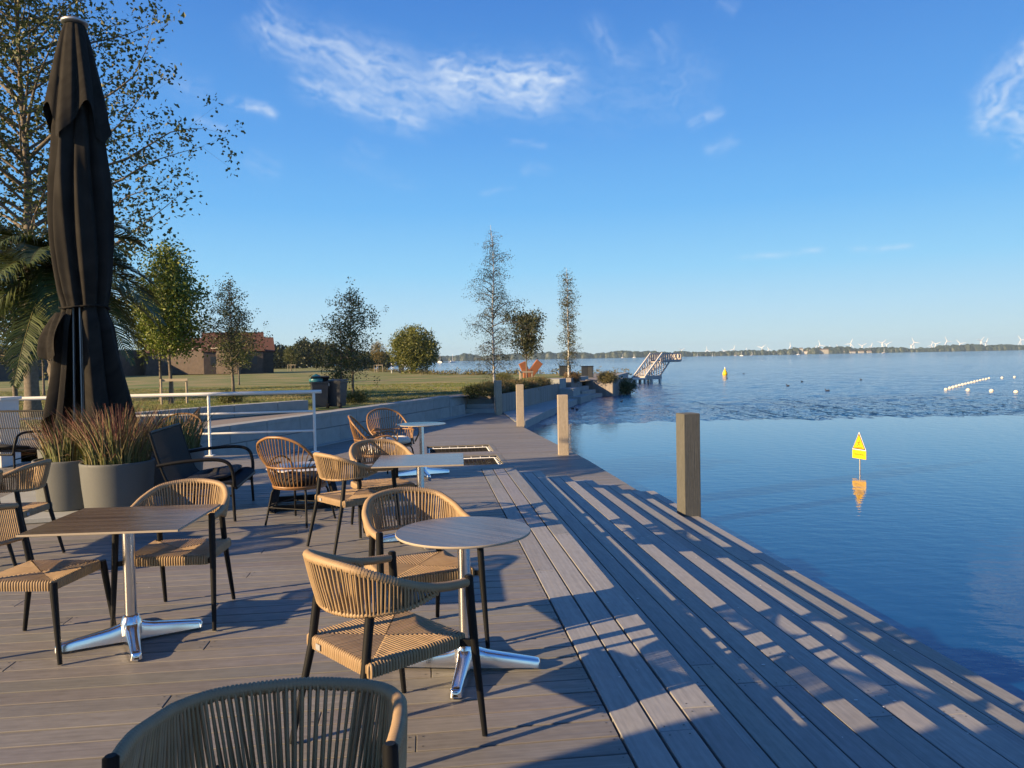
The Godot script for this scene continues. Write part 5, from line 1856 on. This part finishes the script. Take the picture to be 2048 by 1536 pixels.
func palm(label: String, at: Vector3) -> void:
	var t := thing("palm", label, "palm", at)
	var mb := MB.new()
	mb.lathe([[0.0, 0.0], [0.30, 0.0], [0.34, 0.5], [0.31, 0.5], [0.30, 0.42], [0.0, 0.42]], 32)
	obj("pot", mb, M.pot, t)
	var top := 3.25
	var pts := PackedVector3Array()
	var rad := []
	for k in 34:
		pts.append(Vector3(0.03 * sin(k * 0.3), 0.4 + (top - 0.4) * k / 33.0, 0.02 * cos(k * 0.5)))
		rad.append(0.15 + (0.022 if k % 2 == 0 else 0.0) - 0.02 * k / 33.0)
	mb = MB.new()
	mb.tube(pts, rad, 12)
	obj("trunk", mb, M.bark, t)
	for k in 34:
		var an := k * 2.399
		var up := lerpf(1.15, -0.45, k / 33.0) + rf(-0.1, 0.1)
		var l := rf(1.5, 2.0)
		var dir := Vector3(cos(an), 0, sin(an))
		var rib := []
		for q in 9:
			var f := q / 8.0
			rib.append(Vector3(0, top, 0) + dir * l * (f * cos(up * 0.8) * 0.95) + Vector3.UP * l * (sin(up) * f - 0.62 * f * f))
		var path := spline(rib, 3)
		mb = MB.new()
		mb.col = Color(0.15, 0.14, 0.04)
		var rr := []
		for q in path.size(): rr.append(lerpf(0.016, 0.003, float(q) / path.size()))
		mb.tube(path, rr, 4, false)
		var side := dir.cross(Vector3.UP)
		for q in range(3, 78):
			var f := q / 78.0
			var p := along(path, f)
			var tg := (along(path, f + 0.02) - along(path, f - 0.02)).normalized()
			var up2 := side.cross(tg).normalized()
			for sg in [-1.0, 1.0]:
				var ll := 0.52 * sin(clampf(f * 0.9 + 0.12, 0, 1) * PI) + 0.06
				var d: Vector3 = (side * sg * 0.75 + tg * 0.75 + up2 * rf(0.05, 0.3)).normalized()
				var w: Vector3 = tg.cross(d).cross(d).normalized() * 0.011
				var s := rf(0.6, 1.3)
				mb.col = Color(0.050 * s, 0.072 * s, 0.018 * s)
				var m: Vector3 = p + d * ll * 0.5
				var e: Vector3 = p + d * ll + Vector3.DOWN * ll * rf(0.15, 0.42)
				var nn: Vector3 = d.cross(w).normalized()
				var i0 := mb.add(p - w, nn, Vector2.ZERO)
				var i1 := mb.add(p + w, nn, Vector2.ZERO)
				var i2 := mb.add(m + w, nn, Vector2.ZERO)
				var i3 := mb.add(m - w, nn, Vector2.ZERO)
				var i4 := mb.add(e, nn, Vector2.ZERO)
				mb.quad(i0, i1, i2, i3)
				mb.tri(i3, i2, i4)
		obj("frond", mb, M.leaf, t)

func build_trees() -> void:
	var small := leaf_clump(11, 0.13, 0.075, 0.62, 0.25, 1)
	var tiny := leaf_clump(9, 0.13, 0.055, 0.7, 0.5, 2)
	var mid := leaf_clump(12, 0.22, 0.14, 0.6, 0.3, 3)
	var big := leaf_clump(14, 0.34, 0.20, 0.6, 0.3, 4)
	var far := leaf_clump(14, 0.95, 0.62, 0.8, 0.2, 5)
	var spray := leaf_clump(16, 0.16, 0.12, 0.16, -0.9, 6)
	var oval := func(f: float) -> float: return sqrt(maxf(0.0, 1.0 - pow(f * 1.7 - 0.75, 2) * 0.95)) * (1.0 - 0.35 * f)
	var cone := func(f: float) -> float: return (0.55 + 0.6 * f) if f < 0.3 else (0.73 * pow((1.0 - f) / 0.7, 0.75) + 0.06)
	var slim := func(f: float) -> float: return (0.5 + 1.2 * f) if f < 0.35 else (0.92 * (1.0 - f) / 0.65 + 0.14)
	# the big tree on the left
	var p := dp(62, 700, 24.0)
	tree("maple_tree", "tall airy tree rising out of sight behind the parasol", Vector3(p.x, 0.1, p.z), {h = 15.5, r0 = 0.24, cb = 2.2, rad = 5.6, prof = oval, n = 92, dens = 7.5, leaf = leaf_clump(10, 0.2, 0.125, 0.75, 0.3, 8), c0 = Color(0.045, 0.062, 0.016), c1 = Color(0.095, 0.105, 0.03), rise = 0.62, droop = 0.05, inner = 0.12, bush = 0.10})
	p = gp(88, 791, 0.1)
	tree("young_tree", "slim young tree beside the big trunk at the brick wall", Vector3(p.x, 0.1, p.z), {h = 5.6, r0 = 0.08, cb = 2.2, rad = 1.5, prof = oval, n = 34, dens = 9.0, leaf = mid, c0 = Color(0.07, 0.09, 0.018), c1 = Color(0.15, 0.16, 0.03), rise = 0.5})
	p = dp(30, 760, 33.0)
	tree("shade_tree", "low dark spreading tree behind the palm fronds", Vector3(p.x, 0.1, p.z), {h = 6.0, r0 = 0.12, cb = 1.6, rad = 3.2, prof = oval, n = 46, dens = 8.0, leaf = mid, c0 = Color(0.03, 0.045, 0.013), c1 = Color(0.07, 0.08, 0.022), rise = 0.3, bush = 0.16})
	# the two light green trees held by stakes
	p = gp(342, 808, 0.1)
	tree("green_tree", "light green staked tree with a pointed crown behind the railing", Vector3(p.x, 0.1, p.z), {h = 6.35, r0 = 0.085, cb = 2.0, rad = 2.05, prof = cone, n = 78, dens = 15.0, leaf = mid, c0 = Color(0.095, 0.135, 0.018), c1 = Color(0.19, 0.22, 0.035), rise = 0.42, bush = 0.16})
	p = gp(322, 803, 0.1)
	tree("green_tree", "second light green tree, smaller, its pale trunk beside the stakes", Vector3(p.x, 0.1, p.z), {h = 4.6, r0 = 0.075, cb = 2.0, rad = 1.7, prof = cone, n = 44, dens = 13.0, leaf = mid, c0 = Color(0.08, 0.105, 0.016), c1 = Color(0.15, 0.17, 0.03), rise = 0.5, bush = 0.16})
	stakes("wooden stakes with a cross bar under the light green tree", gp(350, 808, 0.1), 0.48, 1.02)
	# dark tree beyond
	p = gp(467, 806, 0.1)
	tree("dark_tree", "dark green tree with spiky outline behind the end of railing", Vector3(p.x, 0.1, p.z), {h = 4.85, vary = 0.35, r0 = 0.075, cb = 1.2, rad = 1.65, prof = cone, n = 62, dens = 13.0, leaf = small, c0 = Color(0.035, 0.052, 0.016), c1 = Color(0.075, 0.09, 0.028), rise = 0.72, bush = 0.13})
	p = gp(478, 770, 0.1)
	tree("green_tree", "small light green tree behind the dark spiky tree", Vector3(p.x, 0.1, p.z), {h = 4.2, r0 = 0.07, cb = 1.3, rad = 1.6, prof = oval, n = 30, dens = 8.0, leaf = mid, c0 = Color(0.08, 0.10, 0.015), c1 = Color(0.15, 0.16, 0.025), rise = 0.4})
	# the pair in the middle of the lawn
	p = gp(706, 803, 0.1)
	tree("lawn_tree", "taller glossy tree of the pair in the middle of the lawn", Vector3(p.x, 0.1, p.z), {h = 4.25, vary = 0.35, r0 = 0.062, cb = 1.05, rad = 1.3, prof = oval, n = 46, dens = 15.0, leaf = small, c0 = Color(0.03, 0.05, 0.013), c1 = Color(0.085, 0.095, 0.028), rise = 0.62, bush = 0.12})
	p = gp(684, 806, 0.1)
	tree("lawn_tree", "shorter tree of the pair in the middle of the lawn, with hanging leaves", Vector3(p.x, 0.1, p.z), {h = 3.2, vary = 0.35, r0 = 0.05, cb = 0.9, rad = 1.05, prof = oval, n = 36, dens = 15.0, leaf = small, c0 = Color(0.03, 0.05, 0.013), c1 = Color(0.075, 0.09, 0.026), rise = 0.25, droop = 0.5, bush = 0.12})
	# birches
	p = dp(989, 780, 35.0)
	tree("birch_tree", "tall pale birch growing from the planter behind the deck posts", Vector3(p.x, 0.1, p.z), {h = 7.7, r0 = 0.065, cb = 0.7, rad = 1.55, vary = 0.4, prof = slim, n = 62, dens = 20.0, leaf = tiny, c0 = Color(0.028, 0.038, 0.012), c1 = Color(0.075, 0.08, 0.028), rise = 0.95, droop = 0.75, inner = 0.2, bush = 0.10, bark = M.birch})
	p = dp(1138, 765, 46.6)
	tree("birch_tree", "slim pale birch growing from the square planter by the water", Vector3(p.x, 0.2, p.z), {vary = 0.45, h = 6.95, r0 = 0.075, cb = 0.9, rad = 0.80, prof = func(f: float) -> float: return 0.75 if f < 0.8 else 0.75 * (1.0 - f) / 0.2 + 0.1, n = 80, dens = 16.0, leaf = leaf_clump(9, 0.16, 0.075, 0.7, 0.5, 12), c0 = Color(0.035, 0.045, 0.016), c1 = Color(0.09, 0.092, 0.038), rise = 1.0, droop = 0.6, bush = 0.14, bark = M.birch})
	p = gp(1054, 766, 0.1)
	tree("thorn_tree", "small dark round tree on a stake by the rusty sculpture", Vector3(p.x, 0.1, p.z), {h = 4.2, r0 = 0.07, cb = 1.5, rad = 1.7, vary = 0.3, prof = oval, n = 46, dens = 14.0, leaf = mid, c0 = Color(0.028, 0.040, 0.013), c1 = Color(0.07, 0.075, 0.03), rise = 1.0, bush = 0.09})
	stakes("wooden stakes under the small dark tree by the sculpture", gp(1052, 768, 0.1), 0.4, 0.8)
	# round shrub and an autumn tree near the far bank
	p = gp(828, 747, 0.1)
	shrub("round_shrub", "broad round light green shrub near the far bank", Vector3(p.x, 0.1, p.z), 6.0, 5.6, 1500, big, Color(0.065, 0.085, 0.014), Color(0.16, 0.165, 0.03))
	p = gp(757, 744, 0.1)
	tree("autumn_tree", "thin yellowing tree between the pair and the round shrub", Vector3(p.x, 0.1, p.z), {h = 4.3, r0 = 0.07, cb = 1.4, rad = 1.35, prof = oval, n = 40, dens = 9.0, leaf = mid, c0 = Color(0.16, 0.12, 0.03), c1 = Color(0.24, 0.19, 0.07), rise = 0.7})
	stakes("wooden stakes under the thin yellowing tree", gp(757, 744.5, 0.1), 0.6, 1.1)
	# wood at the far end of the lawn
	var spots := [[505, 738, 52, 40], [530, 738, 55, 42], [556, 738, 40, 34], [585, 738, 38, 36], [607, 737, 52, 34], [636, 737, 50, 30], [660, 736, 44, 36], [545, 737, 34, 40], [484, 739, 40, 36], [700, 735, 30, 40], [735, 734, 24, 36], [764, 733, 22, 34]]
	for q in spots:
		p = dp(q[0], q[1], 230.0)
		shrub("wood_tree", "tall dark tree in the wood at the far end of lawn" if q[2] > 45 else ("low dark tree in the wood at the far end of lawn" if q[2] > 32 else "small dark tree of the distant wood beside the lake"), Vector3(p.x, 0.1, p.z), q[3] * 0.155, q[2] * 0.155, 420, far, Color(0.020, 0.032, 0.012), Color(0.045, 0.058, 0.022), "tree", "dark trees at the far end of the lawn")
	p = dp(583, 741, 150.0)
	tree("green_tree", "small staked green tree standing before the dark wood", Vector3(p.x, 0.1, p.z), {h = 4.6, r0 = 0.1, cb = 1.6, rad = 1.9, prof = oval, n = 24, dens = 7.0, leaf = big, c0 = Color(0.05, 0.07, 0.014), c1 = Color(0.1, 0.11, 0.025), rise = 0.5})
	stakes("pale stakes round the small green tree before the wood", dp(583, 741, 149.0) * Vector3(1, 0, 1) + Vector3(0, 0.1, 0), 0.7, 1.3)
	# reeds and scrub along the far bank
	var xf := []
	var cols := []
	for k in 1700:
		var s := rng.randf() * (shore.size() - 4)
		if s < 2.0 and rng.randf() < 0.75: continue
		var a: Vector2 = shore[int(s)].lerp(shore[int(s) + 1], s - int(s))
		xf.append(Transform3D(rot(rf(0.4, 1.0)), P(a.x + rf(-1.5, 1.0), rf(-0.25, 0.28) + 0.2 * sin(s * 9.0), a.y + rf(-2.0, 0.8))))
		var cc := Color(0.075, 0.088, 0.025).lerp(Color(0.20, 0.16, 0.07), rng.randf()) * rf(0.6, 1.2)
		cols.append(Color(cc.r, cc.g, cc.b))
	var o := copies("reeds", big, xf, cols, M.leaf, null)
	o.set_meta("kind", "stuff")
	tag(o, "low reeds and scrub along the far bank of lawn", "reeds")
	# planting in the timber planter: grasses and low shrubs
	var A: Vector2 = quay[0]
	var B: Vector2 = quay[1]
	var d := (B - A).normalized()
	var nr := Vector2(d.y, -d.x)
	var j := 0
	for f in [0.03, 0.12, 0.22, 0.33, 0.45, 0.56, 0.68, 0.80, 0.91]:
		var c := A.lerp(B, f) - nr * rf(0.45, 0.8)
		j += 1
		shrub("planter_shrub", "brownish feathery shrub growing in the long timber planter" if j % 2 == 0 else "greenish feathery shrub growing in the long timber planter", P(c.x, 0.12, c.y), rf(0.9, 1.25), rf(0.26, 0.42), 300, spray, Color(0.13, 0.12, 0.05), Color(0.26, 0.19, 0.10) if j % 2 == 0 else Color(0.16, 0.17, 0.06), "shrub", "feathery shrubs in the long timber planter")
	for f in [-1.0, -0.6]:
		shrub("planter_shrub", "low feathery tuft in the planter next to the concrete steps", P(f, 0.12, 35.5), 0.8, 0.34, 260, spray, Color(0.16, 0.14, 0.06), Color(0.28, 0.20, 0.11), "shrub", "feathery shrubs in the long timber planter")
	p = dp(1142, 766, 46.9)
	shrub("heather_shrub", "low brown shrub round the foot of slim birch", Vector3(p.x + 0.05, 0.22, p.z), 0.95, 0.42, 420, spray, Color(0.14, 0.11, 0.06), Color(0.24, 0.15, 0.09))
	p = gp(1215, 764, 0.1)
	shrub("heather_shrub", "broad yellow brown shrub beside the quay path", Vector3(p.x, 0.1, p.z), 1.15, 0.5, 500, spray, Color(0.13, 0.13, 0.05), Color(0.26, 0.20, 0.10))
	p = gp(1236, 776, -0.5)
	shrub("water_shrub", "low green plant hanging over the water at the far quay", Vector3(p.x, -0.95, p.z), 2.2, 0.9, 500, mid, Color(0.03, 0.05, 0.015), Color(0.07, 0.09, 0.025))
	for q in [[460, 806, 0.9, 0.35, "tuft of uncut grass round the foot of the dark spiky tree"], [712, 806, 0.8, 0.3, "tuft of uncut grass round the foot of the paired trees"], [945, 790, 0.8, 0.3, "tuft of weeds at the end of the block wall"], [1005, 762, 1.5, 0.5, "tuft of dry grass on the lawn behind the tall birch"]]:
		p = gp(q[0], q[1], 0.1)
		shrub("lawn_tuft", q[4], Vector3(p.x, 0.1, p.z), q[2], q[3], 160, spray, Color(0.07, 0.09, 0.02), Color(0.16, 0.15, 0.05), "grass tuft", "tufts of uncut grass on the lawn")
	# short grass where the lawn is nearest
	xf = []
	cols = []
	var gm := MB.new()
	for k in 12:
		var an := rf(0, TAU)
		var q := Vector3(rf(-0.08, 0.08), 0, rf(-0.08, 0.08))
		var s := Vector3(cos(an), 0, sin(an)) * 0.006
		gm.flat3(q - s, q + s, q + Vector3(rf(-0.03, 0.03), rf(0.04, 0.085), rf(-0.03, 0.03)), s.cross(Vector3.UP))
	var poly := PackedVector2Array([Vector2(-32, 19), v2(gp(250, 850, 0.1)), v2(gp(377, 838, 0.1)), v2(gp(614, 817, 0.1)), Vector2(-4.6, 28.6), Vector2(-2.2, 36.0), Vector2(-1.2, 37.0), Vector2(0.4, 44), Vector2(-3, 54), Vector2(-38, 54)])
	var nzz := noise(99, 0.12, 3)
	for k in 26000:
		var dpt := 19.0 + 33.0 * pow(rng.randf(), 1.3)
		var q := Vector2(rf(-0.75, 0.02) * dpt, dpt)
		if not Geometry2D.is_point_in_polygon(q, poly): continue
		xf.append(Transform3D(Basis(Vector3.UP, rf(0, TAU)).scaled(Vector3(1, rf(0.5, 1.1), 1) * 1.1), P(q.x, 0.095, q.y)))
		var dry := clampf(0.35 + nzz.get_noise_2d(q.x, q.y) * 1.3, 0, 1)
		var cc := Color(0.12, 0.15, 0.025).lerp(Color(0.24, 0.20, 0.075), dry) * rf(0.8, 1.15)
		cols.append(Color(cc.r, cc.g, cc.b))
	o = copies("grass", gm.mesh(), xf, cols, M.blade, null)
	o.set_meta("kind", "stuff")
	tag(o, "short mown grass on the near part of the lawn", "grass")
	palm("large potted palm with arching fronds behind the parasol", P(dp(112, 500, 12.2).x, 0, 12.2))

# ---------------------------------------------------------------- the far side of the lake
func build_far() -> void:
	# land: a low headland on the left, the long opposite shore
	var mb := MB.new()
	for s in [[[-560, 900], [-150, 950], [-72, 980], [-150, 1100], [-700, 1100]], [[-700, 2500], [300, 2700], [1500, 2900], [3200, 3000], [3200, 3900], [-700, 3900]]]:
		var poly := PackedVector2Array()
		for q in s: poly.append(Vector2(q[0], q[1]))
		mb.poly_top(poly, -0.3)
		poly.reverse()
		mb.skirt(poly, -1.5, -0.3, true)
	struct("hills", mb, M.far_wood)
	# woods over there, too far to tell the trees apart
	var lump := MB.new()
	var g := RandomNumberGenerator.new()
	g.seed = 4
	for k in 90:
		var v := Vector3(g.randfn(), g.randfn(), g.randfn()).normalized()
		v.y = absf(v.y) * 0.9
		var q := v * g.randf_range(0.75, 1.05)
		var a := v.cross(Vector3(g.randfn(), g.randfn(), g.randfn())).normalized() * 0.34
		var b := v.cross(a).normalized() * 0.34
		lump.flat4(q - a, q - b, q + a, q + b, v, [Vector2.ZERO, Vector2.ZERO, Vector2.ZERO, Vector2.ZERO])
	var lm := lump.mesh()
	var xf := []
	var cols := []
	var hn := noise(63, 0.006, 3)
	for k in 3400:
		var x := rf(-600.0, 3100.0)
		var y := lerpf(2520.0, 2990.0, clampf((x + 700) / 3900.0, 0, 1)) + 15.0 + pow(rng.randf(), 2.0) * 200.0
		if x > 950 and x < 1340 and y < 2960 and rng.randf() < 0.72: continue
		var s := (17.0 + 10.0 * hn.get_noise_1d(x)) * rf(0.6, 1.15)
		xf.append(Transform3D(Basis(Vector3.UP, rf(0, TAU)).scaled(Vector3(s * 0.8, s * 1.15, s * 0.8)), P(x, -0.5, y)))
		var cc := Color(0.022, 0.036, 0.016).lerp(Color(0.045, 0.060, 0.026), rng.randf())
		cols.append(Color(cc.r, cc.g, cc.b))
	for k in 420:
		var x := rf(-520.0, -95.0)
		var s := rf(5.5, 9.0) * (1.0 if x < -160 else 0.75)
		xf.append(Transform3D(Basis(Vector3.UP, rf(0, TAU)).scaled(Vector3(s, s * 1.25, s)), P(x, -0.5, 985.0 + rf(0, 90) + x * 0.1)))
		var cc := Color(0.020, 0.034, 0.015).lerp(Color(0.04, 0.054, 0.022), rng.randf())
		cols.append(Color(cc.r, cc.g, cc.b))
	var o := copies("far_wood", lm, xf, cols, M.leaf, null)
	o.set_meta("kind", "stuff")
	tag(o, "dark belt of woods along the opposite shore", "woods")
	# town at the water
	var houses := [[1556, 12, 7], [1570, 9, 8], [1580, 14, 6], [1592, 10, 9], [1602, 8, 16], [1612, 16, 8], [1622, 10, 11], [1632, 30, 8], [1648, 20, 12], [1662, 22, 7], [1678, 12, 6], [1690, 10, 7], [1704, 14, 5], [1722, 12, 5], [1738, 10, 5]]
	for q in houses:
		var p := dp(q[0], 712.0 - (q[0] - 1420.0) * 0.019 + 0.4, 2760.0)
		var t := thing("lake_house", "pale building of the small town on the opposite shore", "building", Vector3(p.x, -0.4, p.z), rf(-0.3, 0.3), "buildings on the opposite shore")
		var w: float = q[1] * 1.5
		var h: float = q[2] * 1.3
		mb = MB.new()
		var s := rf(0.5, 1.1)
		mb.col = Color(s, s * 0.98, s * 0.94)
		mb.bx(Vector3(0, h * 0.5, 0), Vector3(w, h, 10))
		obj("wall", mb, M.pale_wall, t)
		mb = MB.new()
		mb.bar(Vector3(-w * 0.52, h + 1.3, 2.6), Vector3(w * 0.52, h + 1.3, 2.6), 6.4, 0.4, 0.0, Vector3(0, 1, 0.5).normalized())
		mb.bar(Vector3(-w * 0.52, h + 1.3, -2.6), Vector3(w * 0.52, h + 1.3, -2.6), 6.4, 0.4, 0.0, Vector3(0, 1, -0.5).normalized())
		obj("roof", mb, M.roof, t)
	# wind turbines
	var wt := [[1312, 7], [1363, 9], [1414, 8], [1447, 6], [1467, 9], [1491, 6], [1524, 11], [1537, 7], [1580, 12], [1629, 8], [1640, 14], [1661, 7], [1676, 9], [1701, 16], [1724, 11], [1741, 9], [1764, 16], [1773, 13], [1822, 10], [1828, 16], [1862, 9], [1871, 12], [1893, 17], [1920, 12], [1961, 17], [1971, 13], [2042, 17]]
	for q in wt:
		var hz: float = 718.5 - (q[0] - 1024.0) * 0.019
		var dist: float = 5200.0
		var p := dp(q[0], hz, dist)
		var hub: float = q[1] * dist / F + 9.0
		var t := thing("wind_turbine", "white wind turbine standing far beyond the opposite shore", "wind turbine", Vector3(p.x, 0, p.z), rf(-0.5, 0.5), "white wind turbines on the horizon")
		mb = MB.new()
		mb.seg(Vector3(0, 0, 0), Vector3(0, hub, 0), 2.6, 1.9, 8)
		obj("mast", mb, M.turbine, t)
		mb = MB.new()
		mb.bx(Vector3(0, hub, 0), Vector3(3, 3, 7))
		obj("nacelle", mb, M.turbine, t)
		var a0 := rf(0, TAU / 3)
		var bl: float = minf(32.0, hub * 0.6) + 5.0
		for k in 3:
			var an := a0 + k * TAU / 3
			var d := Vector3(sin(an), cos(an), 0)
			mb = MB.new()
			mb.tube(PackedVector3Array([Vector3(0, hub, 6), Vector3(0, hub, 6) + d * bl * 0.25, Vector3(0, hub, 6) + d * bl]), [2.2, 2.8, 1.0], 6)
			obj("blade", mb, M.turbine, t)
	# boats
	for q in [[905, 727, 900.0], [880, 729, 900.0], [1395, 716, 2300.0], [1425, 715.5, 2300.0], [1472, 718, 1700.0], [1483, 717, 1700.0], [1504, 716.5, 1900.0], [1596, 714.5, 2000.0], [1768, 712.5, 1500.0], [1268, 718, 2000.0], [1245, 718, 2000.0], [768, 733, 420.0], [790, 732, 420.0], [812, 732, 480.0]]:
		var p := dp(q[0], q[1], q[2])
		var k: float = q[2] / 1000.0
		var t := thing("boat", "small white boat lying far out on the lake", "boat", Vector3(p.x, WL, p.z), rf(-1.2, 1.2), "white boats far out on the lake")
		mb = MB.new()
		var rows := []
		for r in 7:
			var f := r / 6.0
			var w := 1.5 * sqrt(maxf(0.02, 1.0 - pow(f * 1.1 - 0.15, 4)))
			if f > 0.75: w *= (1.0 - f) * 4.0 + 0.02
			rows.append(PackedVector3Array([Vector3(-4.5 + f * 9.0, 1.1 + f * 0.3, -w), Vector3(-4.5 + f * 9.0, -0.2, -w * 0.6), Vector3(-4.5 + f * 9.0, -0.2, w * 0.6), Vector3(-4.5 + f * 9.0, 1.1 + f * 0.3, w)]))
		mb.sheet(rows)
		obj("hull", mb, M.turbine, t)
		mb = MB.new()
		mb.bx(Vector3(-0.5, 1.5, 0), Vector3(4.0, 0.9, 1.7), 0.1)
		obj("cabin", mb, M.turbine, t)
		mb = MB.new()
		mb.seg(Vector3(0.4, 1.0, 0), Vector3(0.4, 10.0, 0), 0.09 + 0.08 * k, 0.07 + 0.06 * k, 6)
		obj("mast", mb, M.turbine, t)
